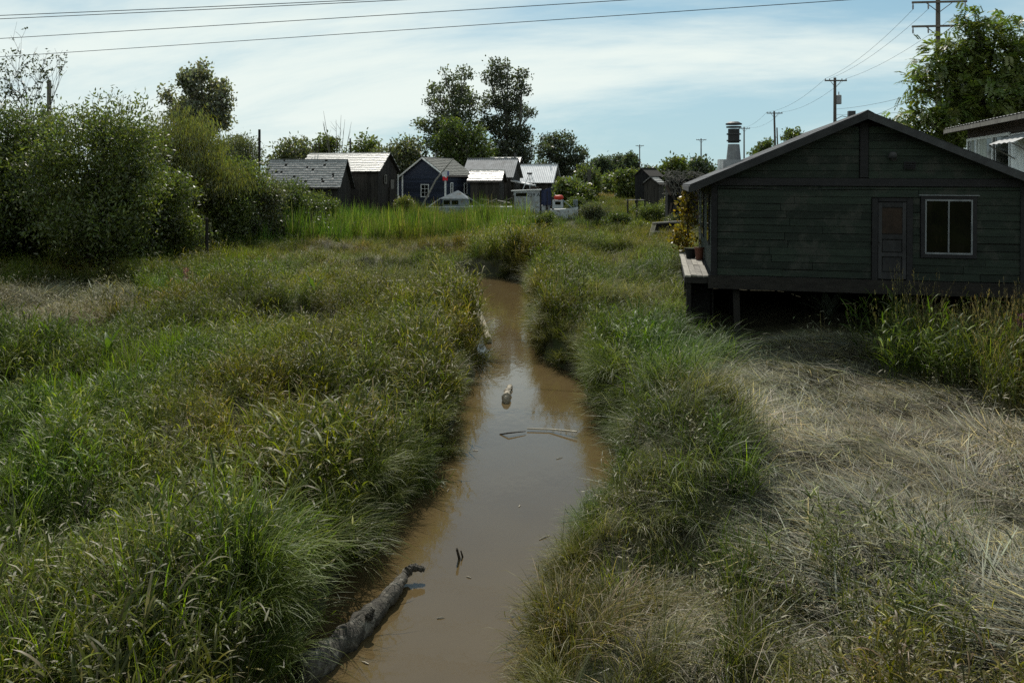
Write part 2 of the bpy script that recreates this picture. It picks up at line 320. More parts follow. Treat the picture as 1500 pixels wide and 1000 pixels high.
while z < HH + HR - 0.12:                  # gable boards, cut to the slope, either side of the king post
    z1 = min(z + rowh - 0.012, HH + HR - 0.06)
    for s in (0, 1):
        if s == 0: poly = [((z - HH) / HR * AX + 0.05, z), (AX - 0.12, z), (AX - 0.12, z1), ((z1 - HH) / HR * AX + 0.05, z1)]
        else: w2 = HW - AX; poly = [(AX + 0.12, z), (HW - (z - HH) / HR * w2 - 0.05, z), (HW - (z1 - HH) / HR * w2 - 0.05, z1), (AX + 0.12, z1)]
        if poly[1][0] - poly[0][0] > 0.1 and poly[2][0] > poly[3][0]:
            MB().prism([(p[0], 0.012 + random.uniform(0, 0.004), p[1]) for p in poly], (0, 0.03, 0)).build('gable_board', M['green_paint'], house)
    z += rowh
slab('corner_board', 'dark_trim', house, (0.05, -0.006, HH / 2), (0.16, 0.05, HH + 0.02))
slab('corner_board', 'dark_trim', house, (HW - 0.06, -0.006, HH / 2), (0.16, 0.05, HH + 0.02))
slab('corner_board', 'dark_trim', house, (0.006, 0.12, HH / 2), (0.04, 0.16, HH))
slab('corner_board', 'dark_trim', house, (0.006, HD - 0.1, HH / 2), (0.04, 0.16, HH))
slab('band_board', 'dark_trim', house, (HW / 2, -0.010, HH - 0.05), (HW - 0.1, 0.06, 0.2))
slab('king_post_trim', 'dark_trim', house, (AX, -0.007, HH + HR / 2 - 0.04), (0.2, 0.05, HR - 0.24))
# roof
OV, OG = 0.62, 0.38
for s, (xa, xb) in enumerate(((AX, -OV), (AX, HW + OV))):
    sl = HR / AX if s == 0 else HR / (HW - AX)
    za, zb = HH + HR + 0.06, HH + HR + 0.06 - sl * abs(xb - xa)
    r = MB().prism([(xa, -OG, za), (xb, -OG, zb), (xb, -OG, zb + 0.05), (xa, -OG, za + 0.055)], (0, HD + 2 * OG, 0)).build('roof_slope', M['felt'], house)
    # rolled felt lays: overlapping sheets
    n = 7
    for k in range(n):
        f0, f1 = k / n, (k + 1.15) / n if k < n - 1 else 1.0
        pa = (xa + (xb - xa) * f0, za + (zb - za) * f0 + 0.056); pb = (xa + (xb - xa) * f1, za + (zb - za) * f1 + 0.056)
        MB().prism([(pa[0], -OG - 0.015, pa[1] + 0.001), (pb[0], -OG - 0.015, pb[1] + 0.012), (pb[0], -OG - 0.015, pb[1] + 0.018), (pa[0], -OG - 0.015, pa[1] + 0.008)], (0, HD + 2 * OG + 0.03, 0)).build('felt_sheet', M['felt'], house)
    MB().prism([(xa, -OG - 0.035, za - 0.15), (xb, -OG - 0.035, zb - 0.15), (xb, -OG - 0.035, zb + 0.045), (xa, -OG - 0.035, za + 0.045)], (0, 0.034, 0)).build('bargeboard', M['fascia'], house)
    slab('eave_board', 'fascia', house, (xb + (0.02 if s else -0.02), HD / 2, zb - 0.05), (0.03, HD + 2 * OG - 0.02, 0.14))
    for k in range(9):                     # rafter ends under the eave
        y = 0.3 + k * (HD - 0.6) / 8
        x0 = 0.0 if s == 0 else HW
        slab('rafter_end', 'beam', house, ((xb + x0) / 2, y, (zb + roofz(0.001)) / 2 - 0.06), (OV - 0.05, 0.06, 0.11), (0, math.atan(sl) * (-1 if s == 0 else 1), 0))
MB().prism([(AX - 0.16, -OG - 0.03, HH + HR + 0.06), (AX, -OG - 0.03, HH + HR + 0.15), (AX + 0.16, -OG - 0.03, HH + HR + 0.06), (AX, -OG - 0.03, HH + HR + 0.12)], (0, HD + 2 * OG + 0.06, 0)).build('ridge_cap', M['fascia'], house)
# door
dr = MB().box(((DX0 + DX1) / 2, 0.02, DZ1 / 2), (DX1 - DX0, 0.03, DZ1 - 0.02)).build('door', M['black'], house)
for x in (DX0 + 0.05, DX1 - 0.05): MB().box((x, -0.005, DZ1 / 2), (0.09, 0.03, DZ1 - 0.04)).build('stile', M['door_paint'], dr)
for zc, h in ((0.10, 0.18), (0.66, 0.10), (1.13, 0.12), (1.98, 0.12)): MB().box(((DX0 + DX1) / 2, -0.003, zc), (DX1 - DX0 - 0.18, 0.028, h)).build('rail', M['door_paint'], dr)
for zc, h in ((0.40, 0.36), (0.89, 0.30)): MB().box(((DX0 + DX1) / 2, 0.003, zc), (DX1 - DX0 - 0.24, 0.016, h)).build('panel', M['door_paint'], dr)
tag(MB().box(((DX0 + DX1) / 2, 0.001, 1.555), (DX1 - DX0 - 0.2, 0.012, 0.68)).build('panel', M['rust'], dr), 'rusty brown boarded upper panel of the door')
MB().tube([(DX0 + 0.06, -0.02, 1.0), (DX0 + 0.06, -0.07, 1.0)], [0.012, 0.03], 8).build('knob', M['darksteel'], dr)
for x in (DX0 - 0.08, DX1 + 0.08): slab('door_trim', 'dark_trim', house, (x, -0.008, 1.05), (0.14, 0.05, 2.2))
slab('door_trim', 'dark_trim', house, ((DX0 + DX1) / 2, -0.009, DZ1 + 0.05), (DX1 - DX0 - 0.004, 0.05, 0.09))
# sliding window
w = MB(); xm = (WX0 + WX1) / 2
for x in (WX0 + 0.02, WX1 - 0.02): w.box((x, -0.012, (WZ0 + WZ1) / 2), (0.032, 0.05, WZ1 - WZ0))
for zc in (WZ0 + 0.02, WZ1 - 0.02): w.box((xm, -0.012, zc), (WX1 - WX0 - 0.09, 0.048, 0.042))
win = w.build('window', M['alu'], house)
MB().box((xm, -0.014, (WZ0 + WZ1) / 2), (0.032, 0.04, WZ1 - WZ0 - 0.085)).build('mullion', M['alu'], win)
for a, b2 in ((WX0 + 0.04, xm - 0.022), (xm + 0.022, WX1 - 0.04)):
    MB().box(((a + b2) / 2, -0.004, (WZ0 + WZ1) / 2), (b2 - a, 0.006, WZ1 - WZ0 - 0.08)).build('pane', M['glass'], win, rot=(0, 0, R(random.uniform(-0.02, 0.02))))
MB().box((xm, -0.025, WZ1 + 0.11), (WX1 - WX0 + 0.3, 0.09, 0.02)).build('drip_cap', M['alu'], win)
for x in (WX0 - 0.05, WX1 + 0.05): slab('window_trim', 'dark_trim', house, (x, -0.009, (WZ0 + WZ1) / 2), (0.096, 0.05, WZ1 - WZ0 + 0.2))
for zc in (WZ0 - 0.05, WZ1 + 0.05): slab('window_trim', 'dark_trim', house, (xm, -0.008, zc), (WX1 - WX0 + 0.002, 0.05, 0.095))
# side windows on the creek side, seen edge-on
for yc in (2.0, 5.6):
    sw = MB().box((0.002, yc, 1.45), (0.05, 1.1, 1.5)).build('window', M['dark_trim'], house)
    MB().box((-0.026, yc, 1.45), (0.008, 0.9, 1.3)).build('pane', M['glass'], sw)
# gable lamp and vent
lamp = MB().tube([(4.62, 0.0, 3.28), (4.62, -0.10, 3.28), (4.62, -0.14, 3.26)], [0.11, 0.10, 0.03], 12).build('wall_lamp', M['darksteel'], house)
MB().tube([(4.62, -0.10, 3.26), (4.62, -0.20, 3.18)], [0.03, 0.07], 10).build('lamp_shade', M['darksteel'], lamp)
vent = MB().box((5.05, -0.005, 3.02), (0.28, 0.05, 0.2)).build('gable_vent', M['dark_trim'], house)
for k in range(3): MB().box((5.05, -0.04, 2.96 + k * 0.06), (0.24, 0.02, 0.02), Matrix.Rotation(R(30), 3, 'X')).build('louvre', M['dark_trim'], vent)
MB().tube([(0.3, -0.045, HH - 0.2), (2.2, -0.045, HH - 0.26), (4.2, -0.045, HH - 0.2)], 0.008, 5).build('cable', M['wire'], house)
# underfloor: rim beam, joists, posts, braces, added boards that shut light out
slab('rim_beam', 'beam', house, (HW / 2 - 0.05, 0.02, -0.20), (HW + 0.1, 0.16, 0.36), (0, R(0.15), 0))
slab('rim_beam', 'beam', house, (0.02, HD / 2, -0.19), (0.14, HD - 0.2, 0.34))
slab('floor_slab', 'beam', house, (HW / 2, HD / 2, -0.08), (HW - 0.2, HD - 0.2, 0.12))
for k in range(8): slab('floor_joist', 'beam', house, (0.5 + k * (HW - 1) / 7, HD / 2, -0.27), (0.07, HD - 0.3, 0.22))
for y in (0.35, 3.2, 6.2, 8.9):
    for x in (0.75, 2.9, 5.1, 7.3):
        if y == 0.35 and x == 2.9: continue
        slab('post', 'beam', house, (x + random.uniform(-0.05, 0.05), y, -1.25), (0.17, 0.17, 1.84), (R(random.uniform(-2, 2)), R(random.uniform(-2, 2)), 0))
for k in range(16): slab('light_block_board', 'beam', house, (0.25 + k * 0.49, HD - 0.06, -1.1), (0.485, 0.025, 1.95))  # back and sides closed by added boards so the underfloor stays black
for k in range(18): slab('light_block_board', 'beam', house, (0.06, 0.75 + k * 0.49, -1.1), (0.025, 0.485, 1.95))
for k in range(18): slab('light_block_board', 'beam', house, (HW - 0.06, 0.75 + k * 0.49, -1.1), (0.025, 0.485, 1.95))
# side deck
for k in range(4):
    for j in range(3):
        slab('deck_plank', 'deck', house, (-0.16 - k * 0.165 - 0.02 * j, 1.45 + j * 2.9, -0.055 + random.uniform(-0.01, 0.01)), (0.155, 2.88, 0.045), (R(random.uniform(-0.3, 0.3)), R(random.uniform(-2, 2)), R(random.uniform(-0.5, 0.5))))
slab('deck_beam', 'beam', house, (-0.70, 4.3, -0.17), (0.08, 8.6, 0.16)); slab('deck_beam', 'beam', house, (-0.38, 0.06, -0.17), (0.7, 0.1, 0.16))
for y in (0.15, 3.0, 6.0, 8.4): slab('deck_post', 'beam', house, (-0.62, y, -1.2), (0.13, 0.13, 1.95))
slab('deck_shade_panel', 'black', house, (-0.30, 0.95, -1.1), (0.62, 0.03, 1.75))  # black sheet standing in for the shade beneath the deck
for k in range(9): slab('deck_shade_panel', 'beam', house, (-0.60, 0.5 + k * 0.92, -1.05), (0.02, 0.86, 1.5))  # added along the deck side to block light and keep it dark below
# chimney on the creek-side slope
def on_roof(x, y): return (x, y, roofz(x) + 0.11)
CHX = 0.98
ch = MB().box((CHX, 5.3, roofz(CHX) + 0.02), (0.72, 0.6, 0.5)).build('chimney', M['steel'], house)
MB().tube([(CHX, 5.3, roofz(CHX) + 0.2), (CHX, 5.3, roofz(CHX) + 0.8)], [0.25, 0.19], 16).build('flue_cone', M['steel'], ch)
MB().tube([(CHX, 5.3, roofz(CHX) + 0.85), (CHX, 5.3, roofz(CHX) + 1.32)], 0.19, 16).build('flue', M['darksteel'], ch)
for zc, r in ((0.9, 0.235), (1.12, 0.235), (1.36, 0.25), (1.46, 0.27)):
    MB().tube([(CHX, 5.3, roofz(CHX) + zc), (CHX, 5.3, roofz(CHX) + zc + 0.045)], r, 16).build('flue_ring', M['darksteel'], ch)
MB().tube([(CHX, 5.3, roofz(CHX) + 1.5), (CHX, 5.3, roofz(CHX) + 1.56)], [0.27, 0.16], 16).build('flue_cap', M['darksteel'], ch)
hb = MB().box((0.72, 6.6, roofz(0.72) + 0.18), (0.34, 0.7, 0.5)).build('roof_hatch', M['grey_wood'], house)
for k in range(5): MB().box((0.56 + k * 0.08, 6.24, roofz(0.72) + 0.19), (0.074, 0.02, 0.48)).build('hatch_board', M['whitepaint'], hb)
MB().box((AX + 0.15, 2.2, HH + HR + 0.16), (0.19, 0.19, 0.36)).build('vent_stack', M['darksteel'], house)

# ------------------------------------------------------------------ the brown house behind it, at the right edge
bz = 1.0
h2 = empty('plank_house', (20.6, 36.0, 0.6), math.atan2(-7.8, -1.75), 'brown plank house with white framed windows behind the green house roof', 'house')
h2L, h2W = 9.0, 7.0                        # local x runs towards the camera along the window wall, local y is away to the right
MB().prism([(0, 0, 0), (h2L, 0, 0), (h2L, 0, 6.4), (0, 0, 6.4)], (0, h2W, 0)).build('wall', M['brown_plank'], h2)
for k in range(14): slab('siding_board', 'brown_plank', h2, (h2L / 2, -0.012, 3.5 + k * 0.215), (h2L, 0.025, 0.2), (R(-4), 0, 0))
zz0, zz1 = 4.35, 5.72
fr = MB(); xw = [0.15, 1.3, 3.2, 5.0]
for x in xw: fr.box((x, -0.05, (zz0 + zz1) / 2), (0.12, 0.07, zz1 - zz0))
for z in (zz0, zz1): fr.box((2.575, -0.052, z), (4.97, 0.075, 0.12))
fw = fr.build('window', M['whitepaint'], h2)
for a, b2 in zip(xw[:-1], xw[1:]):
    MB().box(((a + b2) / 2, -0.035, (zz0 + zz1) / 2), (b2 - a - 0.12, 0.01, zz1 - zz0 - 0.12)).build('pane', M['glass'], fw)
    MB().box((a + 0.3, -0.045, (zz0 + zz1) / 2), (0.06, 0.03, zz1 - zz0 - 0.12)).build('sash_bar', M['whitepaint'], fw)
    if a < 2: MB().box((a + 0.62, -0.0415, (zz0 + zz1) / 2), (b2 - a - 0.8, 0.004, zz1 - zz0 - 0.14)).build('curtain', M['curtain'], fw)
slab('wall_panel', 'whitepaint', h2, (5.75, -0.04, 4.9), (1.3, 0.04, 1.6))
rs = MB(); nseg = 60
for k in range(nseg):                      # corrugated roof sheet running over the eave
    x0 = -0.7 + (h2L + 1.4) * k / nseg; x1 = -0.7 + (h2L + 1.4) * (k + 1) / nseg; dz = 0.03 * (k % 2)
    rs.add([(x0, -0.8, 6.28 + dz), (x1, -0.8, 6.28 + 0.03 - dz), (x1, h2W / 2, 7.0 + 0.03 - dz), (x0, h2W / 2, 7.0 + dz)], [(0, 1, 2, 3)])
    rs.add([(x0, h2W / 2, 7.0 + dz), (x1, h2W / 2, 7.0 + 0.03 - dz), (x1, h2W + 0.8, 6.28 + 0.03 - dz), (x0, h2W + 0.8, 6.28 + dz)], [(0, 1, 2, 3)])
rs.build('roof', M['dullroof'], h2)
MB().prism([(-0.72, -0.80, 6.05), (-0.72, h2W / 2, 6.77), (-0.72, h2W / 2, 6.97), (-0.72, -0.80, 6.25)], (0.04, 0, 0)).build('bargeboard', M['grey_wood'], h2)
MB().box((h2L / 2, -0.78, 6.16), (h2L + 1.38, 0.04, 0.17)).build('eave_board', M['grey_wood'], h2)
MB().prism([(-0.02, 0, 6.5), (-0.02, h2W, 6.5), (-0.02, h2W / 2, 6.95)], (0.03, 0, 0)).build('gable', M['brown_plank'], h2)
aw = MB()
for k in range(10):
    x0 = 5.4 + k * 0.25; dz = 0.035 * (k % 2)
    aw.add([(x0, -1.0, 5.25 + dz), (x0 + 0.25, -1.0, 5.285 - dz), (x0 + 0.25, -0.03, 5.7 - dz), (x0, -0.03, 5.665 + dz)], [(0, 1, 2, 3)])
aw.build('awning', M['awn'], h2); 
for x in (5.5, 7.7): MB().tube([(x, -0.95, 5.25), (x, -0.02, 4.7)], 0.025, 5).build('awning_strut', M['grey_wood'], h2)

# ------------------------------------------------------------------ far cabins, sheds and boats across the slough
def shingles(mat, L_, S, rowh=0.3, colw=0.22, miss=0.0, seed=1):
    rnd = random.Random(seed); m = MB(); n = int(S / rowh)
    for r in range(n):
        x = -L_ / 2 + (0 if r % 2 else colw / 2)
        while x < L_ / 2 - 0.05:
            w = colw * rnd.uniform(0.7, 1.3); w = min(w, L_ / 2 - x)
            if rnd.random() > miss:
                t_ = 0.03 + rnd.uniform(0, 0.02)
                y0 = -(r + 1) * rowh + rnd.uniform(-0.03, 0.03); y1 = -r * rowh + 0.03
                m.add([(x, y0, 0.0), (x + w - 0.015, y0, 0.0), (x + w - 0.015, y1, -0.005), (x, y1, -0.005), (x, y0, t_ + 0.02), (x + w - 0.015, y0, t_ + 0.02), (x + w - 0.015, y1, 0.012), (x, y1, 0.012)],
                      [(4, 5, 6, 7), (0, 1, 5, 4), (1, 2, 6, 5), (3, 0, 4, 7)])
            x += w
    return m
def cabin(name, label, px, py_floor, Y, yaw, L_, W_, hw, rise, wallmat, roofmat, roofkind='shake', ov=0.35, trim=None, miss=0.0, seed=1, z0=None, boards=True):
    p = P(px, py_floor, Y)
    root = empty(name, (p.x, p.y, p.z), R(yaw), label, 'building')
    w = MB()
    w.prism([(-L_ / 2, -W_ / 2, -2.6), (-L_ / 2, W_ / 2, -2.6), (-L_ / 2, W_ / 2, hw), (-L_ / 2, 0, hw + rise), (-L_ / 2, -W_ / 2, hw)], (L_, 0, 0))
    w.build('wall', M[wallmat], root)
    if boards:
        n = int(W_ / 0.34)
        for sx in (-1, 1):
            for k in range(n):                 # vertical boards of the gables
                y = -W_ / 2 + (k + 0.5) * W_ / n; top = hw + rise * (1 - abs(y) / (W_ / 2)) - 0.04
                slab('wall_board', wallmat, root, (sx * (L_ / 2 + 0.012), y, (top - 0.4) / 2), (0.03, W_ / n - 0.025, top + 0.4))
        n = int(L_ / 0.34)
        for k in range(n):
            x = -L_ / 2 + (k + 0.5) * L_ / n
            slab('wall_board', wallmat, root, (x, -W_ / 2 - 0.012, (hw - 0.4) / 2), (L_ / n - 0.025, 0.03, hw + 0.4))
    else:
        n = int((hw + 0.4) / 0.2)
        for k in range(n):
            slab('siding_board', wallmat, root, (0, -W_ / 2 - 0.012, -0.3 + k * 0.2), (L_, 0.025, 0.185), (R(-4), 0, 0))
            for sx in (-1, 1): slab('siding_board', wallmat, root, (sx * (L_ / 2 + 0.012), 0, -0.3 + k * 0.2), (0.025, W_, 0.185), (0, R(4 * sx), 0))
    ang = math.atan2(rise, W_ / 2); S = (W_ / 2 + ov) / math.cos(ang); LL = L_ + 2 * ov
    for sgn in (-1, 1):
        rz = 0 if sgn < 0 else math.pi
        sl = MB().box((0, -S / 2, 0), (LL, S, 0.06)).build('roof_slope', M[roofmat if roofkind != 'shake' else 'barn'], root, (0, 0, hw + rise + 0.06), (ang, 0, rz) if sgn < 0 else (-ang, 0, 0))
        if sgn > 0: sl.rotation_euler = Euler((ang, 0, math.pi), 'XYZ')
        if roofkind == 'shake':
            tag(shingles(M[roofmat], LL, S, seed=seed + sgn, miss=miss).build('shingles', M[roofmat], sl, (0, 0, 0.032)), kind='stuff')
        elif roofkind == 'corr':
            m = MB(); n = int(LL / 0.11)
            for k in range(n):
                x0 = -LL / 2 + LL * k / n; x1 = -LL / 2 + LL * (k + 1) / n; d0 = 0.04 * (k % 2)
                m.add([(x0, -S, 0.035 + d0), (x1, -S, 0.075 - d0), (x1, 0, 0.075 - d0), (x0, 0, 0.035 + d0)], [(0, 1, 2, 3)])
            m.build('corrugated_sheet', M[roofmat], sl)
    slab('ridge_cap', roofmat, root, (0, 0, hw + rise + 0.11), (LL, 0.22, 0.05))
    if trim:
        for sx in (-1, 1):
            for sgn in (-1, 1):
                MB().prism([(sx * (LL / 2 + 0.01), 0, hw + rise - 0.08), (sx * (LL / 2 + 0.01), 0, hw + rise + 0.1), (sx * (LL / 2 + 0.01), sgn * (W_ / 2 + ov), hw + 0.1 - rise * ov / (W_ / 2)), (sx * (LL / 2 + 0.01), sgn * (W_ / 2 + ov), hw - 0.08 - rise * ov / (W_ / 2))], (0.03 * sx, 0, 0)).build('bargeboard', M[trim], root)
                slab('corner_board', trim, root, (sx * (L_ / 2 + 0.02), sgn * (W_ / 2 + 0.02), hw / 2), (0.14, 0.14, hw))
    return root
def cabin_window(root, c, w, h, axis, frame='whitepaint', nx_=2, nz_=3, out=-1):
    f = MB(); T = 0.09
    def bx(a, z, da, dz, dep, off):
        if axis == 'y': return ((c[0] + a, c[1] + out * off, c[2] + z), (da, dep, dz))
        return ((c[0] + out * off, c[1] + a, c[2] + z), (dep, da, dz))
    for s in (-1, 1):
        f.box(*bx(s * (w / 2 + T / 2), 0, T, h + 2 * T, 0.06, 0.05)); f.box(*bx(0, s * (h / 2 + T / 2), w, T, 0.06, 0.052))
    fo = f.build('window', M[frame], root)
    MB().box(*bx(0, 0, w, h, 0.02, 0.03)).build('pane', M['glass'], fo)
    for k in range(1, nx_): MB().box(*bx(-w / 2 + w * k / nx_, 0, 0.035, h, 0.03, 0.05)).build('glazing_bar', M[frame], fo)
    for k in range(1, nz_): MB().box(*bx(0, -h / 2 + h * k / nz_, w, 0.035, 0.028, 0.05)).build('glazing_bar', M[frame], fo)
    return fo

sh = cabin('boat_shed', 'dark shed with dull grey shingle roof full of gaps, behind the willow', 452, 300, 73, -3, 6.6, 4.6, 1.75, 2.3, 'barn', 'greyshake', miss=0.07, seed=3)
ba = cabin('barn', 'dark weathered plank barn with bright pale shake roof', 512, 301, 79, -13, 8.0, 4.8, 3.45, 1.65, 'barn', 'shake', seed=5)
cabin_window(ba, (4.1 + 0.03, -0.9, 2.6), 0.35, 0.7, 'x', 'grey_wood', 1, 1, out=1)
slab('hatch', 'grey_wood', ba, (4.16, 0.9, 2.1), (0.04, 0.8, 0.9)); slab('door', 'barn', ba, (4.15, 0.7, 0.9), (0.05, 1.0, 1.9))
for k in range(3): slab('roof_ladder', 'bark', ba, (-3.9 + 0.35 * k, -0.2, 5.75), (0.07, 0.07, 0.9), (R(12 * (k - 1)), R(14 * (k - 1)), 0))
slab('roof_ladder', 'bark', ba, (-3.55, -0.2, 6.1), (0.9, 0.06, 0.06))
bl = cabin('blue_cabin', 'navy blue cabin with white trim and grey green shingle roof', 641, 295, 84, 64, 5.4, 5.1, 2.75, 1.75, 'blue', 'slate', trim='whitepaint', seed=8, boards=False)
cabin_window(bl, (-2.7, -0.15, 1.15), 0.8, 1.15, 'x', out=-1)
for x, w_, h_ in ((-1.5, 0.3, 1.1), (1.4, 0.5, 1.0)): cabin_window(bl, (x, -2.55, 1.35), w_, h_, 'y', nx_=1, nz_=2, out=-1)
MB().tube([(0.2, 0.4, 4.2), (0.2, 0.4, 5.1)], 0.1, 8).build('stove_pipe', M['steel'], bl)
MB().prism([(-2.2, 2.55, -2.6), (-2.2, 4.4, -2.6), (-2.2, 4.4, 2.05), (-2.2, 2.55, 2.35)], (3.4, 0, 0)).build('lean_to', M['blue'], bl)
MB().prism([(-2.4, 2.55, 2.4), (-2.4, 4.6, 2.07), (-2.4, 4.6, 2.15), (-2.4, 2.55, 2.48)], (3.8, 0, 0)).build('lean_to_roof', M['felt'], bl)
slab('corner_board', 'whitepaint', bl, (-2.22, 4.4, 0.0), (0.14, 0.14, 4.0))
gc = cabin('tin_roof_cabin', 'dark cabin with grey corrugated metal roof beside the blue cabin', 722, 291, 90, -12, 5.2, 5.0, 2.55, 1.9, 'barn', 'corr', 'corr', seed=11)
ga = cabin('low_shake_shed', 'low dark shed with rows of pale shakes in front of tin roof cabin', 714, 292, 83, -10, 3.0, 2.6, 1.95, 1.0, 'barn', 'shake', seed=13)
MB().prism([(2.6, -2.6, 1.95), (5.0, -2.6, 1.45), (5.0, -2.6, 1.55), (2.6, -2.6, 2.08)], (0, 2.4, 0)).build('porch_roof', M['corr'], gc)
for x in (3.0, 4.9): slab('porch_post', 'barn', gc, (x, -2.5, 0.2), (0.14, 0.14, 2.8))
slab('stove_pipe', 'darksteel', gc, (2.4, 0.6, 4.4), (0.16, 0.16, 1.5))
gb = cabin('back_cabin', 'cabin with bright roof peeping over the tin roof cabin', 741, 292, 100, -14, 3.4, 4.0, 3.7, 1.5, 'barn', 'shake', seed=17)
gd = cabin('white_roof_cabin', 'dark cabin with bright white sheet metal roof behind the fishing boat', 790, 290, 95, -14, 3.8, 4.6, 2.0, 1.9, 'barn', 'whitemetal', 'corr', seed=19)
MB().prism([(1.95, 2.0, -2.6), (4.3, 2.0, -2.6), (4.3, 2.0, 1.9), (3.1, 2.0, 2.6), (1.95, 2.0, 1.9)], (0, 2.2, 0)).build('annex', M['boatgrey'], gd)
slab('stove_pipe', 'darksteel', gd, (1.2, 0.3, 4.3), (0.14, 0.14, 0.9))
hu = cabin('dark_hut', 'small dark hut with gable porch beyond the right bank', 950, 292, 82, 40, 2.0, 1.9, 2.4, 0.7, 'black', 'barn', 'flat', seed=23, ov=0.15)
hp = cabin('porch_hut', 'little grey roofed gable porch in front of the dark hut', 958, 291, 78, 55, 1.3, 1.5, 1.45, 0.55, 'barn', 'greyshake', 'shake', seed=29, ov=0.2)

# flag on its leaning pole
fp = empty('flag_pole', P(612, 296, 80), 0, 'leaning grey pole with red and white flag in front of blue cabin', 'flag pole')
o = P(612, 296, 80); e1 = P(664, 232, 80) - o
MB().tube([(0, 0, -1.3), e1 * 0.5, e1], [0.11, 0.09, 0.05], 8).build('pole', M['grey_wood'], fp)
def flagpart(name, mat, x0, x1, z0, z1):
    m = MB(); n = 6
    for k in range(n):
        a0 = x0 + (x1 - x0) * k / n; a1 = x0 + (x1 - x0) * (k + 1) / n
        f = lambda a: 0.08 * math.sin(a * 7)
        m.add([(a0, f(a0), z0), (a1, f(a1), z0), (a1, f(a1), z1), (a0, f(a0), z1)], [(0, 1, 2, 3)])
    so = m.build(name, M[mat], fp, e1 * 0.72); so.modifiers.new('thick', 'SOLIDIFY').thickness = 0.012
flagpart('flag_band', 'flagwhite', -0.12, 0.4, -0.6, 0.05); flagpart('flag_band', 'flagred', -0.06, 0.42, -1.0, -0.6); flagpart('flag_corner', 'flagblue', 0.4, 0.56, -0.5, -0.05)

def hull(L_, W_, H_, n=12):                # an open boat hull pointed at +x
    m = MB(); rings = []
    for k in range(n + 1):
        s = k / n; x = -L_ / 2 + L_ * s; w = W_ / 2 * (1 - max(0, (s - 0.45) / 0.55) ** 2.2) * (0.86 + 0.14 * min(1, s * 4)); sh_ = 0.28 * H_ * max(0, (s - 0.3)) ** 1.5
        w = max(w, 0.02)
        rings.append([(x, -w, H_ + sh_), (x, -w * 0.86, H_ * 0.4), (x, -w * 0.4, 0.0), (x, 0, -0.06), (x, w * 0.4, 0.0), (x, w * 0.86, H_ * 0.4), (x, w, H_ + sh_), (x, w * 0.8, H_ + sh_ - 0.04), (x, 0, H_ + sh_ - 0.06), (x, -w * 0.8, H_ + sh_ - 0.04)])
    vs = [p for r in rings for p in r]; k_ = 10
    fs = [(i * k_ + j, i * k_ + (j + 1) % k_, (i + 1) * k_ + (j + 1) % k_, (i + 1) * k_ + j) for i in range(n) for j in range(k_)] + [tuple(range(k_))[::-1], tuple(range(n * k_, n * k_ + k_))]
    return m.add(vs, fs)
# grey skiff with a peaked cover
pb = P(668, 302, 76); sk = empty('covered_skiff', (pb.x, pb.y, 0.75), R(-8), 'grey skiff with peaked canvas cover moored before the blue cabin', 'boat')
hull(5.4, 1.9, 1.35).build('hull', M['boatgrey'], sk)
MB().add([(-1.5, -0.8, 2.15), (1.3, -0.8, 2.15), (1.3, 0.8, 2.15), (-1.5, 0.8, 2.15), (0.2, 0, 2.95)], [(0, 1, 4), (1, 2, 4), (2, 3, 4), (3, 0, 4), (3, 2, 1, 0)]).build('cover', M['boatgrey'], sk)
MB().box((0, 0, 1.75), (2.3, 1.4, 0.78)).build('cabin', M['boatgrey'], sk)
for x in (-0.75, 0.05): MB().box((x, -0.705, 1.8), (0.62, 0.02, 0.4)).build('cabin_window', M['glass'], sk)
for a, b2 in (((-2.5, -0.8, 1.4), (-1.4, -0.75, 2.15)), ((2.7, -0.1, 1.4), (1.3, -0.75, 2.3))): MB().tube([a, b2], 0.05, 6).build('rail', M['boatwhite'], sk)
slab('gunwale', 'boatwhite', sk, (-0.2, -0.93, 1.38), (5.0, 0.08, 0.08))
# fishing boat with its number
pb = P(771, 306, 76); fb = empty('fishing_boat', (pb.x, pb.y, 0.75), R(-4), 'grey white fishing boat with black number 259 on its cabin', 'boat')
hull(5.2, 2.0, 1.4).build('hull', M['boatwhite'], fb)
MB().prism([(-1.25, -0.85, 1.4), (1.3, -0.85, 1.4), (1.3, -0.85, 2.95), (-1.15, -0.85, 2.85)], (0, 1.7, 0)).build('cabin', M['boatwhite'], fb)
MB().prism([(-1.4, -0.95, 2.86), (1.42, -0.95, 2.98), (1.42, -0.95, 3.06), (-1.4, -0.95, 2.94)], (0, 1.9, 0)).build('cabin_roof', M['whitepaint'], fb)
MB().prism([(-0.98, -0.862, 2.38), (0.1, -0.862, 2.38), (0.1, -0.862, 2.72), (-0.92, -0.862, 2.68)], (0, 0.02, 0)).build('cabin_window', M['glass'], fb)
tcv = bpy.data.curves.new('lettering', 'FONT'); tcv.body = '259 A'; tcv.size = 0.48; tcv.extrude = 0.006
to = bpy.data.objects.new('tmp_text', tcv); col.objects.link(to); bpy.context.view_layer.update()
tme = bpy.data.meshes.new_from_object(to.evaluated_get(bpy.context.evaluated_depsgraph_get())); bpy.data.objects.remove(to)
tme.materials.clear(); tme.materials.append(M['black'])
link('lettering', tme, fb, (0.16, -0.862, 2.36), (R(90), 0, 0))
MB().tube([(-0.35, 0.1, 3.0), (0.25, 0.1, 4.45)], 0.03, 5).build('mast', M['boatwhite'], fb)
MB().tube([(0.35, 0.1, 3.0), (0.32, 0.1, 4.45)], 0.03, 5).build('mast', M['boatwhite'], fb)
MB().tube([(1.0, 0.1, 3.0), (0.45, 0.1, 4.45)], 0.03, 5).build('mast', M['boatwhite'], fb)
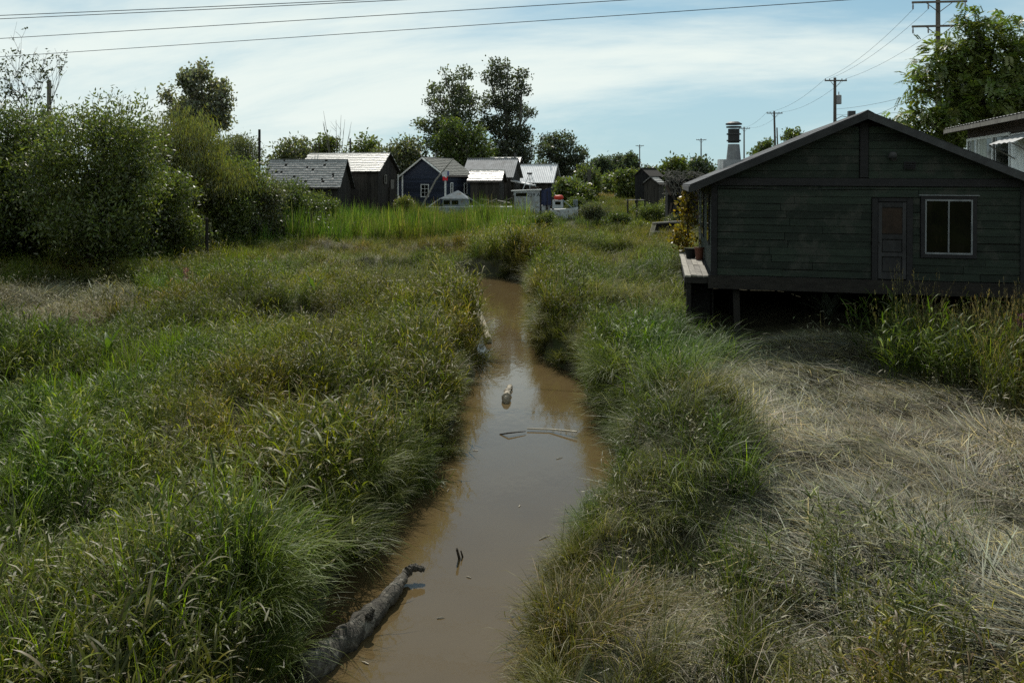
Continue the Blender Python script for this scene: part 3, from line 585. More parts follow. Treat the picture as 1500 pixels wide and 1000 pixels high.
for z in (3.5, 4.0, 4.45): MB().tube([(-0.1 + (z - 3.5) * 0.4, 0.1, z), (0.75 - (z - 3.5) * 0.3, 0.1, z)], 0.025, 5).build('rung', M['boatwhite'], fb)
MB().box((0.3, 0.1, 4.55), (0.5, 0.3, 0.16)).build('radar', M['darksteel'], fb)
MB().box((0.8, 0.1, 3.2), (0.8, 0.5, 0.16)).build('net_roll', M['rust'], fb)
tb = P(800, 300, 75.2); tp = empty('tarp_screen', (tb.x, tb.y, 1.0), R(10), 'dark blue tarp hung from posts beside the fishing boat', 'tarp')
m = MB(); 
for k in range(5):
    a0, a1 = -0.45 + 0.18 * k, -0.45 + 0.18 * (k + 1); f = lambda a: 0.1 * math.sin(a * 9)
    m.add([(a0, f(a0), 1.3), (a1, f(a1), 1.3), (a1, f(a1), 2.7 + 0.3 * (a1 + .45)), (a0, f(a0), 2.7 + 0.3 * (a0 + .45))], [(0, 1, 2, 3)])
so = m.build('sheet', M['tarp'], tp); so.modifiers.new('thick', 'SOLIDIFY').thickness = 0.02
for x in (-0.5, 0.1, 0.5): MB().tube([(x, 0.12, -0.5), (x, 0.12, 2.6)], 0.08, 6).build('post', M['barn'], tp)
pb = P(826, 306, 73); wb = empty('work_skiff', (pb.x, pb.y, 0.7), R(-10), 'small grey work skiff carrying a red float, right of the fishing boat', 'boat')
hull(2.6, 1.2, 1.3).build('hull', M['boatwhite'], wb)
MB().box((-0.55, 0, 1.75), (0.9, 0.9, 0.75)).build('wheelhouse', M['boatwhite'], wb)
MB().box((-0.5, -0.46, 1.86), (0.5, 0.02, 0.28)).build('window', M['glass'], wb)
MB().box((1.05, 0.2, 1.75), (0.4, 0.3, 0.85)).build('outboard', M['boatgrey'], wb)
MB().tube([(-0.3, 0, 2.3), (0.8, 0, 1.4)], 0.04, 5).build('stay', M['boatgrey'], wb)
bm_f = MB().tube([(-0.65, 0, 0), (-0.5, 0, 0), (-0.1, 0, 0), (0.1, 0, 0), (0.22, 0, 0)], [0.08, 0.2, 0.24, 0.2, 0.06], 12)
tag(bm_f.build('float', M['red'], None, (pb.x - 0.25, pb.y, 0.7 + 2.36), smooth=True), 'bright red plastic float lying on the work skiff wheelhouse', 'float')

# mooring posts and a small landing
def post(px, y0, y1, Y, r, label, mat='barn', lean=0.0, group=None):
    a = P(px, y0, Y); g = float(hgt(a.x, a.y)) - 0.3
    o = MB().tube([(0, 0, 0), (lean * 0.5, 0, (a.z - g) * 0.5), (lean, 0, a.z - g), (lean, 0, a.z - g + 0.02)], [r, r * 0.97, r * 0.9, r * 0.5], 8).build('wooden_post', M[mat], None, (a.x - lean, a.y, g))
    return tag(o, label, 'post', group)
post(303, 320, 366, 41, 0.09, 'dark slim post standing alone before the bushes on the left')
post(752, 286, 300, 74, 0.10, 'mooring post left of the fishing boat', group='mooring posts')
post(742, 291, 300, 74.5, 0.08, 'short mooring post between the skiff and the fishing boat', group='mooring posts')
post(810, 288, 300, 73.6, 0.10, 'mooring post left of the work skiff', group='mooring posts')
post(583, 256, 300, 78, 0.07, 'slim pale post between the barn and the blue cabin', 'whitepaint')
post(380, 190, 230, 62, 0.11, 'dark pole end sticking up behind the left bushes')
post(72, 118, 165, 56, 0.16, 'grey pole standing in the thin-leaved tree far left', 'grey_wood')
post(513, 203, 235, 88, 0.10, 'dark pole end above the barn ridge')
ld = empty('landing_stage', P(590, 298, 77), 0, 'low grey landing stage between barn and blue cabin', 'dock')
for k in range(7): slab('deck_plank', 'grey_wood', ld, (-0.9 + 0.32 * k, 0, 0.0), (0.3, 1.4, 0.05))
for x in (-0.9, 0.1, 1.0): slab('dock_post', 'barn', ld, (x, -0.6, -1.2), (0.12, 0.12, 2.3))
d2 = empty('fish_dock', P(765, 303, 77.5), 0, 'grey plank dock behind the fishing boat', 'dock')
for k in range(16): slab('deck_plank', 'grey_wood', d2, (-5.0 + 0.5 * k, 0.8, 0.0), (0.48, 1.6, 0.06))
for x in (-4.6, -2, 0.5, 2.4): slab('dock_post', 'barn', d2, (x, 0.1, -1.1), (0.14, 0.14, 2.2))
jn = empty('junk_heap', P(718, 296, 79), 0, 'heap of dark boards and gear on the dock left of the fishing boat', 'heap')
for k in range(14): slab('board', random.choice(['barn', 'grey_wood', 'darksteel']), jn, (random.uniform(-1.3, 1.5), random.uniform(-0.5, 0.5), random.uniform(-0.9, 0.25)), (random.uniform(0.6, 2.0), 0.15, 0.06), (R(random.uniform(-20, 20)), R(random.uniform(-25, 25)), R(random.uniform(-30, 30))))

# collapsed shed with brushwood, right of the dark hut
cs = empty('collapsed_shed', P(1001, 300, 62), 0, 'collapsed dark shed heaped with brushwood beside the dark hut', 'shed')
MB().box((0, 0.6, 0.2), (2.4, 1.0, 3.6)).build('wall', M['black'], cs)
for k in range(26): slab('board', random.choice(['barn', 'black', 'black', 'brown_plank']), cs, (random.uniform(-1.25, 1.25), random.uniform(-0.25, 0.1), random.uniform(-1.0, 1.6)), (random.uniform(0.10, 0.2), 0.04, random.uniform(0.8, 2.0)), (R(random.uniform(-14, 14)), R(random.uniform(-25, 25)), 0))
m = MB()
for k in range(320):
    c = Vector((random.uniform(-1.4, 1.4), random.uniform(-0.5, 0.9), random.uniform(0.8, 2.6))); d = Vector((random.uniform(-1, 1), random.uniform(-0.4, 0.4), random.uniform(-0.7, 0.7))).normalized() * random.uniform(0.3, 0.9)
    m.tube([c - d * 0.5, c + d * 0.5 + Vector((0, 0, random.uniform(-0.1, 0.1)))], random.uniform(0.012, 0.03), 3, False)
tag(m.build('brushwood', M['grey_wood'], cs), kind='stuff')
dk = empty('small_dock', P(925, 293, 70), 0, 'small dark timber dock frame left of the dark hut', 'dock')
for k in range(5): slab('deck_plank', 'grey_wood', dk, (-0.3 + 0.3 * k, 0, 0), (0.28, 1.2, 0.06))
for x in (-0.4, 0.4, 1.1): slab('dock_post', 'barn', dk, (x, -0.5, -0.9), (0.13, 0.13, 1.9))
bxr = P(975, 352, 57); bt = empty('broken_box', (bxr.x, bxr.y, float(hgt(bxr.x, bxr.y)) + 0.25), R(-6), 'broken grey timber frame with pale end lying in the right bank grass', 'timber frame')
slab('end_panel', 'drift', bt, (-0.95, -0.35, 0.42), (0.3, 0.12, 1.15), (0, R(14), 0)); slab('top_board', 'grey_wood', bt, (0.1, -0.3, 1.02), (2.1, 0.5, 0.09), (0, R(-4), 0))
slab('back_panel', 'black', bt, (0.15, 0.2, 0.4), (1.9, 0.1, 1.1)); slab('side_panel', 'black', bt, (1.05, 0.0, 0.4), (0.1, 0.7, 1.1)); slab('rail', 'grey_wood', bt, (0.1, -0.33, 0.35), (1.9, 0.06, 0.1))

# flower pots on the side deck
hm = Matrix.Translation(house.location) @ house.rotation_euler.to_matrix().to_4x4()
def deckpt(x, y, z=-0.03): return hm @ Vector((x, y, z))
def potplant(px, py, r, h, mat, label, cat='pot'):
    p = deckpt(px, py); o = empty('plant_pot', p, 0, label, cat)
    MB().tube([(0, 0, 0), (0, 0, h * 0.85), (0, 0, h * 0.86), (0, 0, h)], [r * 0.75, r, r * 1.1, r * 1.1], 14).build('pot', M[mat], o); MB().tube([(0, 0, h * 0.9), (0, 0, h * 1.003)], r, 12).build('soil', M['ground'], o)
    return p
potplant(-0.42, 5.2, 0.2, 0.34, 'black', 'round black plant pot on the deck beside the green house')
potplant(-0.16, 4.6, 0.15, 0.42, 'terracotta', 'brown clay pot against the green house side wall')

# ------------------------------------------------------------------ utility poles and overhead wires
def upole(px, ptop, Y, arm, label, r=0.16, arms=1, lean=0.0, tf=False, second=False, armdz=0.35, yaw=0.0):
    t0 = P(px, ptop, Y); g = float(hgt(t0.x, t0.y)) - 0.2; Hh = t0.z - g
    o = empty('utility_pole', (t0.x, t0.y, g), yaw, label, 'utility pole', 'utility poles along the road')
    MB().tube([(-lean, 0, 0), (-lean * 0.5, 0, Hh * 0.5), (0, 0, Hh)], [r * 1.25, r * 1.1, r * 0.85], 10).build('pole', M['polewood'], o)
    tips = []
    for k in range(arms):
        z = Hh - armdz - k * 1.75; MB().box((0, -r - 0.06, z), (arm, 0.11, 0.14)).build('crossarm', M['polewood'], o)
        for s in (-1, 1):
            MB().tube([(s * arm * 0.24, -r - 0.06, z - 0.05), (0, -r, z - 0.75)], 0.03, 5).build('brace', M['polewood'], o)
        for f in (-0.47, -0.28, 0.28, 0.47) if arms == 1 else (-0.48, -0.2, 0.47):
            d = 0.22 if arms == 1 else -0.5
            MB().tube([(f * arm, -r - 0.06, z + (0.05 if d > 0 else -0.05)), (f * arm, -r - 0.06, z + d * 0.6), (f * arm, -r - 0.06, z + d)], [0.035, 0.06, 0.05], 7).build('insulator', M['ceramic'], o)
            tips.append(o.matrix_basis @ Vector((0, 0, 0)) + Matrix.Rotation(yaw, 3, 'Z') @ Vector((f * arm, -r - 0.06, z + d)))
    if tf:
        c = MB().tube([(0.38, -0.1, Hh - 2.9), (0.38, -0.1, Hh - 2.85), (0.38, -0.1, Hh - 1.95), (0.38, -0.1, Hh - 1.9)], [0.24, 0.29, 0.29, 0.2], 14).build('transformer', M['ceramic'], o)
        MB().tube([(0.38, -0.1, Hh - 1.9), (0.38, -0.1, Hh - 1.55)], 0.05, 6).build('bushing', M['ceramic'], c)
        MB().tube([(0, 0, Hh - 4.6), (0.7, -0.2, Hh - 4.2), (1.5, -0.4, Hh - 4.4)], 0.04, 6).build('lamp_arm', M['steel'], o); MB().box((1.9, -0.45, Hh - 4.42), (0.7, 0.25, 0.16)).build('lamp_head', M['steel'], o)
    if second: MB().tube([(0.95, 0.3, 0), (0.55, 0.3, Hh - 2.6)], [0.15, 0.1], 8).build('prop_pole', M['polewood'], o)
    return tips
t1 = upole(1374, -16, 58, 3.8, 'tall utility pole with two wide crossarms rising above the right tree', 0.17, 2, armdz=1.0, yaw=R(-6)); bpy.context.view_layer.update()
t2 = upole(1223, 114, 87, 2.4, 'utility pole carrying a grey transformer can behind the green roof', 0.17, tf=True)
t3 = upole(1134, 163, 127, 2.5, 'utility pole with a second pole propped against it', 0.16, lean=-0.4, second=True)
t4 = upole(1090, 186, 170, 2.4, 'far utility pole just right of the metal chimney', 0.15)
t5 = upole(1027, 203, 190, 2.4, 'far utility pole just left of the metal chimney', 0.15)
t6 = upole(937, 212, 225, 2.3, 'farthest utility pole above the dark hut', 0.15)
def wire(a, b, sag, label, r=0.013, group='overhead wires', n=24):
    a = Vector(a); b = Vector(b); pts = [a.lerp(b, k / n) - Vector((0, 0, sag * 4 * (k / n) * (1 - k / n))) for k in range(n + 1)]
    o = MB().tube([p - a for p in pts], r, 5).build('overhead_wire', M['wire'], None, a); return tag(o, label, 'wire', group)
def skywire(p0, p1, zrel, label, r=0.014):
    A = P(p0[0], p0[1], zrel * F / (HY - p0[1])); B = P(p1[0], p1[1], zrel * F / (HY - p1[1])); d = B - A
    return wire(A - d * 0.9, B + d * 0.7, 0.06, label, r)
skywire((0, 82), (1210, 0.5), 6.5, 'lowest and longest black wire sweeping across the upper sky')
skywire((0, 55), (885, 0.5), 6.5, 'second lowest wire crossing the sky on the left')
skywire((0, 26), (545, 0.5), 6.5, 'lower of the close pair of wires near the top left')
skywire((0, 21), (480, 0.5), 6.5, 'upper of the close pair of wires near the top left')
for k in range(3): wire(t1[k], t2[[0, 1, 3][k]], 0.6, ['left', 'middle', 'right'][k] + ' wire of three from tall pole down to transformer pole', 0.012)
wire(t2[0], t3[0], 0.8, 'left wire between transformer pole and propped pole', 0.014); wire(t2[3], t3[3], 0.8, 'right wire between transformer pole and propped pole', 0.014)
wire(t3[0], t4[0], 0.8, 'left wire between propped pole and far pole', 0.015); wire(t3[3], t4[3], 0.8, 'right wire between propped pole and far pole', 0.015)
s0 = P(1223, 168, 87); wire(s0, P(1600, 118, 34), 0.5, 'low service wire running right from transformer pole to the walnut tree', 0.014)
wire(P(1223, 160, 87), P(1560, 60, 40), 0.7, 'upper service wire running right from transformer pole past the tall pole', 0.014)
wire(P(1260, 178, 60), P(1640, -30, 40), 0.5, 'steep thin wire rising right across the tall pole', 0.012)

# ------------------------------------------------------------------ foliage
def kites(c, d, nrm, l, w, C):             # leaves: folded kites at c pointing along d
    d = d / np.linalg.norm(d, axis=1, keepdims=True); s = np.cross(d, nrm); s /= (np.linalg.norm(s, axis=1, keepdims=True) + 1e-9)
    l = l[:, None]; w = w[:, None]
    V = np.stack([c, c + d * l * 0.45 + s * w * 0.5, c + d * l, c + d * l * 0.45 - s * w * 0.5], 1).reshape(-1, 3)
    Q = np.arange(len(c) * 4).reshape(-1, 4); return V, Q, np.repeat(C, 4, 0)
def U_(a, b, n): return rng.uniform(a, b, n)
def unit(n): v = rng.normal(size=(n, 3)); return v / np.linalg.norm(v, axis=1, keepdims=True)

def crown_mesh(lobes, nclu, per, cr, leaf, colr, droop=0.0, flat=0.0, shell=0.5, vary=0.28, pinnate=False, up=0.25):
    lobes = np.array(lobes, float); vol = lobes[:, 3] * lobes[:, 4] * lobes[:, 5]; pr = vol ** 0.8; pr /= pr.sum()
    li = rng.choice(len(lobes), nclu, p=pr); L_ = lobes[li]
    rad = (shell + (1 - shell) * rng.random(nclu) ** 0.6) * rng.uniform(0.88, 1.1, nclu)
    u = unit(nclu); u[:, 2] = np.where(u[:, 2] < -0.3, u[:, 2] * 0.7, u[:, 2])
    cc = L_[:, :3] + u * L_[:, 3:6] * rad[:, None]
    n = nclu * per; ci = np.repeat(np.arange(nclu), per)
    off = rng.normal(size=(n, 3)) * cr * np.array([1, 1, 0.8]); c = cc[ci] + off
    d = unit(n) * 0.9 + u[ci] * 0.55 + np.array([0, 0, up]); 
    if droop: d = unit(n) * 0.35 + np.array([0, 0, -droop]) + u[ci] * 0.2
    nrm = unit(n) + np.array([0, 0, 0.9])
    sz = rng.uniform(0.65, 1.3, n); clus = rng.uniform(1 - vary, 1 + vary, nclu)[ci]; le = rng.uniform(0.8, 1.2, n)
    base = np.array(colr)[None, :] * (clus * le)[:, None]
    base = base * (1 + np.stack([rng.uniform(-0.15, 0.2, n), np.zeros(n), rng.uniform(-0.15, 0.15, n)], 1))
    if pinnate:                            # compound leaves: a rachis with paired leaflets
        k = 11; m = len(c); ax = d / np.linalg.norm(d, axis=1, keepdims=True); ax[:, 2] -= 0.25; ax /= np.linalg.norm(ax, axis=1, keepdims=True)
        sd_ = np.cross(ax, np.array([0, 0, 1.0]) + 0.4 * unit(m)); sd_ /= np.linalg.norm(sd_, axis=1, keepdims=True)
        cs_, ds_, ns_ = [], [], []
        for j in range(k):
            f = (j // 2 + 1) / 6.0 * 0.55; s = (1 if j % 2 else -1) if j < k - 1 else 0
            p = c + ax * f; p[:, 2] -= 0.25 * f * f * 2
            dd = sd_ * s + ax * 0.6 + np.array([0, 0, -0.25]); cs_.append(p); ds_.append(dd); ns_.append(np.cross(ax, sd_) + 0.35 * unit(m))
        c = np.concatenate(cs_); d = np.concatenate(ds_); nrm = np.concatenate(ns_); base = np.tile(base, (k, 1)); sz = np.tile(sz, k)
        base = base * rng.uniform(0.85, 1.15, (len(c), 1))
    return kites(c, d, nrm, leaf[0] * sz, leaf[1] * sz, np.clip(base, 0, 1)), cc, li

def branches(m, lobes, trunk_top, tr, cc, li, twigs, base=(0, 0, 0), thin=0.012, multi=1):
    base = Vector(base)
    lob = [Vector(l[:3]) for l in lobes]
    top = Vector(trunk_top)
    for q in range(multi):
        off = Vector((random.uniform(-1, 1), random.uniform(-1, 1), 0)) * (0.0 if multi == 1 else tr * 3)
        mid = base.lerp(top, 0.5) + Vector((random.uniform(-1, 1), random.uniform(-1, 1), 0)) * tr * 1.2
        m.tube([base + off - Vector((0, 0, 0.4)), base + off, mid + off * 2, top + off * 2.5], [tr * 1.5, tr * 1.15, tr * 0.8, tr * 0.45], 7)
    for i, l in enumerate(lob):
        f = min(0.95, max(0.2, (l.z - base.z) / max(0.1, top.z - base.z) * 0.6)); st = base.lerp(top, f)
        md = st.lerp(l, 0.5) + Vector((random.uniform(-.3, .3), random.uniform(-.3, .3), random.uniform(-0.1, 0.5))) * lobes[i][3] * 0.4
        r0 = tr * 0.5
        m.tube([st, md, l], [r0, r0 * 0.6, r0 * 0.28], 5, False)
        ids = np.where(li == i)[0]
        for j in ids[:twigs]:
            c = Vector(cc[j]); s2 = md.lerp(l, random.uniform(0.2, 1)); mm = s2.lerp(c, 0.5) + Vector((random.uniform(-1, 1), random.uniform(-1, 1), random.uniform(0, 1))) * 0.12
            m.tube([s2, mm, c], [r0 * 0.25 + thin * 0.6, thin, thin * 0.5], 4, False)

def tree(name, label, cat, base, lobes, nclu, per, cr, leaf, colr, tr, group=None, twigs=10, bark='bark', top=None, multi=1, thin=0.012, crown='crown', trunk='trunk', **kw):
    root = empty(name, base, 0, label, cat, group)
    (V, Q, C), cc, li = crown_mesh(lobes, nclu, per, cr, leaf, colr, **kw)
    link(crown, np_mesh(crown, V, Q, C, M['leaf']), root)
    m = MB(); tz = max(l[2] for l in lobes)
    branches(m, lobes, top or (0, 0, tz * 0.95), tr, cc, li, twigs, multi=multi, thin=thin)
    m.build(trunk, M[bark], root)
    return root
def rlobes(n, rx, ry, z0, z1, r, seed, profile=None):
    rd = random.Random(seed); out = []
    for k in range(n):
        f = (k + rd.random()) / n; z = z0 + (z1 - z0) * f; pf = profile(f) if profile else math.sqrt(max(0.05, 1 - (2 * f - 1) ** 2))
        a = rd.uniform(0, 6.28); q = math.sqrt(rd.random()) * pf; rr = r * rd.uniform(0.7, 1.25)
        out.append((math.cos(a) * q * rx, math.sin(a) * q * ry, z, rr, rr, rr * rd.uniform(0.7, 1.0)))
    return out
def gz(x, y): return float(hgt(x, y))
def gp(px, Y): x = (px - 750) / F * Y; return (x, Y, gz(x, Y) - 0.05)
def ztop(py, Y): return CAMH - (py - HY) / F * Y

DK, MD, YG, GG, BG = (0.074, 0.100, 0.026), (0.094, 0.120, 0.032), (0.125, 0.135, 0.036), (0.095, 0.108, 0.058), (0.060, 0.082, 0.046)
# willow thicket on the left: each bush on its own
bushes = [
 (-60, 37, 150, 130, DK, 'large dark willow bush at the left edge, nearest the camera', 24),
 (55, 40, 152, 120, DK, 'dark willow bush beneath the thin-leaved tree on the left', 24),
 (140, 37.5, 143, 105, MD, 'tall rounded dark willow bush in the middle of the left thicket', 26),
 (255, 47, 158, 95, YG, 'yellow green weeping willow bush with drooping top', 22),
 (215, 41, 235, 70, MD, 'lower olive bush in front of the yellow green willow', 14),
 (318, 50, 212, 70, MD, 'mid green bush between the willow and the shed', 16),
 (412, 56, 264, 78, DK, 'dense dark bush covering the foot of the grey shed', 18),
 (365, 52, 258, 62, GG, 'low grey green bush left of the dense dark bush', 14),
 (348, 66, 198, 48, GG, 'feathery grey green bush behind the left bushes', 14),
 (475, 62, 285, 45, MD, 'small leafy bush at the barn corner', 9),
]
for i, (px, Y, pt, hw_, c, lab, nl) in enumerate(bushes):
    b_ = gp(px, Y); H_ = ztop(pt, Y) - b_[2]; rw = hw_ / F * Y
    lob = rlobes(nl, rw * 0.82, rw * 0.7, H_ * 0.12, H_ * 0.86, max(0.6, H_ * 0.17), 40 + i, lambda f: 1.0 if f < 0.5 else math.sqrt(max(0.04, 1 - ((f - 0.5) / 0.52) ** 2)))
    weep = (i == 3)
    n = int(min(3300, 62 * rw * H_ + 500))
    tree('willow_bush', lab, 'bush', b_, lob, n, 17, 0.30, (0.20, 0.075) if not weep else (0.26, 0.045), c, 0.05 + 0.006 * H_, 'bushes of the left thicket', 10, multi=4, top=(0, 0, H_ * 0.55), droop=0.9 if weep else 0.0, crown='foliage', trunk='stem', vary=0.5, shell=0.35)

# trees
def plobes(pts, Y, base, seed, dep=1.0, k=1.0):     # crown lobes read off the photograph: (column, row, radius) at the tree's own distance
    rd = random.Random(seed); out = []
    for px, py, r in pts:
        p = P(px, py, Y); rr = r / F * Y * k; out.append((p.x - base[0], rd.uniform(-1, 1) * dep, p.z - base[2], rr, rr * 1.1, rr * 0.95))
    return out
Yt = 54; b_ = gp(38, Yt)
lob = plobes([(15, 68, 14), (40, 58, 14), (68, 54, 12), (96, 60, 8), (85, 80, 12), (60, 85, 13), (30, 92, 14), (3, 98, 14), (70, 110, 12), (96, 104, 8), (45, 118, 12), (8, 125, 10), (78, 135, 10), (-20, 80, 14)], Yt, b_, 5, 1.6)
st = empty('sparse_tree', b_, 0, 'thin-leaved tree with dark open branches at the upper left', 'tree')
mbt = MB(); ends = []
def grow(p, d, ln, r, depth, rd=random.Random(11)):
    e = p; pts = [p]; dd = d.copy()
    for k in range(3):
        dd = (dd + Vector((rd.uniform(-1, 1), rd.uniform(-1, 1), rd.uniform(-0.5, 0.7))) * 0.22).normalized(); e = e + dd * ln / 3; pts.append(e)
    mbt.tube(pts, [r, r * 0.88, r * 0.76, r * 0.64], 6 if depth < 3 else 4, False)
    if depth >= 3: ends.append(e)
    if depth >= 6: return
    for k in range(3 if depth in (0, 1, 3) else 2):
        a = Vector((rd.uniform(-1, 1), rd.uniform(-1, 1), rd.uniform(-0.35, 0.6))).normalized()
        grow(e if k < 2 else pts[2], (dd * 0.85 + a * (0.75 if depth < 3 else 0.9)).normalized(), ln * (rd.uniform(0.55, 0.62) if depth == 0 else rd.uniform(0.68, 0.88)), r * 0.66, depth + 1)
grow(Vector((0, 0, -0.3)), Vector((0, 0, 1)), 7.4, 0.26, 0)
zt = max(e.z for e in ends); kz = (ztop(40, Yt) - b_[2]) / zt
ex = [e.x for e in ends]; kx = 5.6 / (max(ex) - min(ex)); ox = -0.4 - kx * (max(ex) + min(ex)) / 2
warp = lambda v: (v[0] * kx + ox * min(1.0, max(0.0, v[2]) / 8), v[1] * kx, v[2] * kz)
mbt.v = [warp(v) for v in mbt.v]; mbt.build('trunk', M['bark'], st)
E = np.array([warp(e) for e in ends]); E = E[rng.random(len(E)) < 0.55]; ci = np.repeat(np.arange(len(E)), 6)
c_ = E[ci] + rng.normal(0, 0.09, (len(ci), 3)); V, Q, C = kites(c_, unit(len(ci)) + np.array([0, 0, -0.2]), unit(len(ci)) + np.array([0, 0, 1.0]), U_(0.14, 0.28, len(ci)), U_(0.08, 0.16, len(ci)), np.array((0.045, 0.058, 0.028)) * U_(0.7, 1.3, len(ci))[:, None])
link('crown', np_mesh('crown', V, Q, C, M['leaf']), st)
tdefs = [ # distance, base column, colour, label, lobes
 (88, 295, (0.150, 0.160, 0.115), 'grey green cottonwood standing alone behind the left thicket', [(289, 98, 7), (285, 108, 9), (298, 112, 9), (278, 120, 9), (303, 126, 11), (288, 130, 12), (282, 146, 13), (306, 148, 12), (325, 122, 6), (328, 138, 8), (332, 156, 9), (318, 166, 13), (296, 165, 15), (246, 134, 5), (250, 146, 8), (262, 156, 10), (326, 180, 12), (270, 170, 14), (305, 190, 16), (280, 190, 16)]),
 (112, 668, (0.074, 0.092, 0.050), 'left of the two tall cottonwoods behind the cabins', [(682, 110, 10), (660, 122, 13), (640, 136, 12), (627, 149, 9), (672, 138, 17), (645, 158, 18), (680, 163, 20), (628, 185, 14), (655, 188, 22), (690, 193, 20), (640, 213, 20), (670, 218, 24), (694, 148, 10), (613, 182, 7), (660, 235, 24), (690, 225, 16), (652, 108, 5)]),
 (116, 743, (0.062, 0.076, 0.050), 'right and taller of the two cottonwoods behind the cabins', [(728, 98, 12), (744, 95, 9), (760, 110, 11), (716, 116, 10), (735, 122, 18), (764, 134, 12), (771, 108, 6), (720, 148, 14), (745, 153, 20), (764, 163, 13), (776, 166, 6), (715, 183, 14), (740, 188, 22), (762, 198, 17), (725, 218, 18), (750, 224, 22), (770, 214, 11), (706, 163, 9), (738, 240, 22), (765, 232, 14)]),
 (104, 684, (0.075, 0.105, 0.025), 'fresh green lower tree at the foot of the two cottonwoods', [(660, 185, 13), (678, 195, 16), (700, 200, 14), (650, 208, 16), (685, 218, 20), (712, 222, 16), (665, 232, 20), (700, 238, 18)]),
 (120, 822, (0.062, 0.078, 0.050), 'round grey green tree right of the cottonwoods', [(808, 207, 12), (828, 208, 15), (798, 222, 14), (845, 228, 14), (820, 230, 18), (857, 243, 10), (795, 245, 14), (835, 248, 18), (784, 250, 9), (815, 258, 16), (800, 200, 6)]),
]
for i, (Y, px, c, lab, pl) in enumerate(tdefs):
    b_ = gp(px, Y); lob = plobes(pl, Y, b_, 70 + i, 1.6, 0.88 if i == 0 else 0.92); tz = max(l[2] for l in lob)
    tree('cottonwood_tree', lab, 'tree', b_, lob, (40 if i == 0 else 58) * len(lob), 13, 0.36, (0.38, 0.24), c, 0.28, 'trees behind the cabins', 8, 'palebark', top=(0, 0, tz * 0.8), multi=2 if i == 2 else 1, thin=0.03, shell=0.55, vary=0.45)
far = [
 (430, 95, 203, 54, GG, 'pale scrubby tree behind the grey shed'), (480, 100, 194, 40, MD, 'bushy tree rising behind the barn ridge'), (535, 104, 204, 44, MD, 'round green tree behind the barn, right of its ridge middle'),
 (585, 102, 200, 50, GG, 'grey green tree between the barn and the blue cabin'), (612, 110, 215, 26, DK, 'dark bushy tree left of the two cottonwoods'),
 (350, 92, 198, 46, GG, 'grey green tree above the left bushes'),
 (885, 230, 228, 20, BG, 'far tree at left of the hazy group beyond the field'), (905, 235, 226, 20, BG, 'far tree in the middle of the hazy group beyond the field'), (925, 228, 226, 16, BG, 'far tree at right of the hazy group beyond the field'),
 (858, 105, 248, 24, MD, 'green bush tree right of the white roofed cabin'), (838, 84, 262, 26, MD, 'leafy bush behind the work skiff'), (922, 110, 250, 22, MD, 'rounded green bush left of the dark hut'),
 (950, 150, 243, 18, BG, 'small far tree behind the dark hut'), (985, 96, 232, 22, MD, 'green tree behind the collapsed shed'), (1020, 100, 230, 30, BG, 'dark green tree beside the green house eave'),
 (1120, 140, 195, 22, DK, 'dark tree left of the propped pole'), (1165, 135, 188, 28, DK, 'dark tree between propped pole and transformer pole'), (1215, 130, 180, 26, DK, 'dark tree at the foot of the transformer pole'), (1300, 95, 170, 50, DK, 'dark tree hidden behind the green roof ridge'),
 (900, 190, 261, 45, MD, 'low hedge-like bush at the far edge of the golden field'),
]
for i, (px, Y, pt, hw_, c, lab) in enumerate(far):
    b_ = gp(px, Y); H_ = max(1.5, ztop(pt, Y) - b_[2]); rw = hw_ / F * Y
    lob = rlobes(12, rw * 0.75, rw * 0.7, H_ * 0.2, H_ * 0.88, max(0.7, rw * 0.36), 120 + i)
    tree('leafy_tree', lab, 'tree', b_, lob, 480, 13, 0.30 + 0.0013 * Y, (0.26 + Y * 0.0016, 0.15 + Y * 0.001), c, 0.14, 'background trees', 5, multi=2, thin=0.02, shell=0.4, vary=0.35)
# bare saplings
def bare(px, Y, pt, lab):
    b_ = gp(px, Y); H_ = ztop(pt, Y) - b_[2]; m = MB()
    for k in range(7):
        a = random.uniform(0, 6.28); e = Vector((math.cos(a) * H_ * 0.13, math.sin(a) * H_ * 0.1, H_ * random.uniform(0.75, 1.0))); st = Vector((0, 0, H_ * 0.1))
        m.tube([st * 0, st.lerp(e, 0.5) + Vector((0, 0, 0.3)), e], [0.09, 0.045, 0.012], 4)
        for j in range(4):
            s2 = st.lerp(e, random.uniform(0.5, 0.9)); m.tube([s2, s2 + Vector((random.uniform(-0.8, 0.8), random.uniform(-0.3, 0.3), random.uniform(0.5, 1.2)))], [0.022, 0.008], 3)
    tag(m.build('bare_sapling', M['palebark'], None, b_), lab, 'tree', 'bare saplings')
bare(494, 92, 152, 'bare twiggy sapling rising above the barn'); bare(160, 50, 135, 'bare twigs standing above the left thicket'); bare(862, 100, 235, 'bare pale sapling right of the round tree')
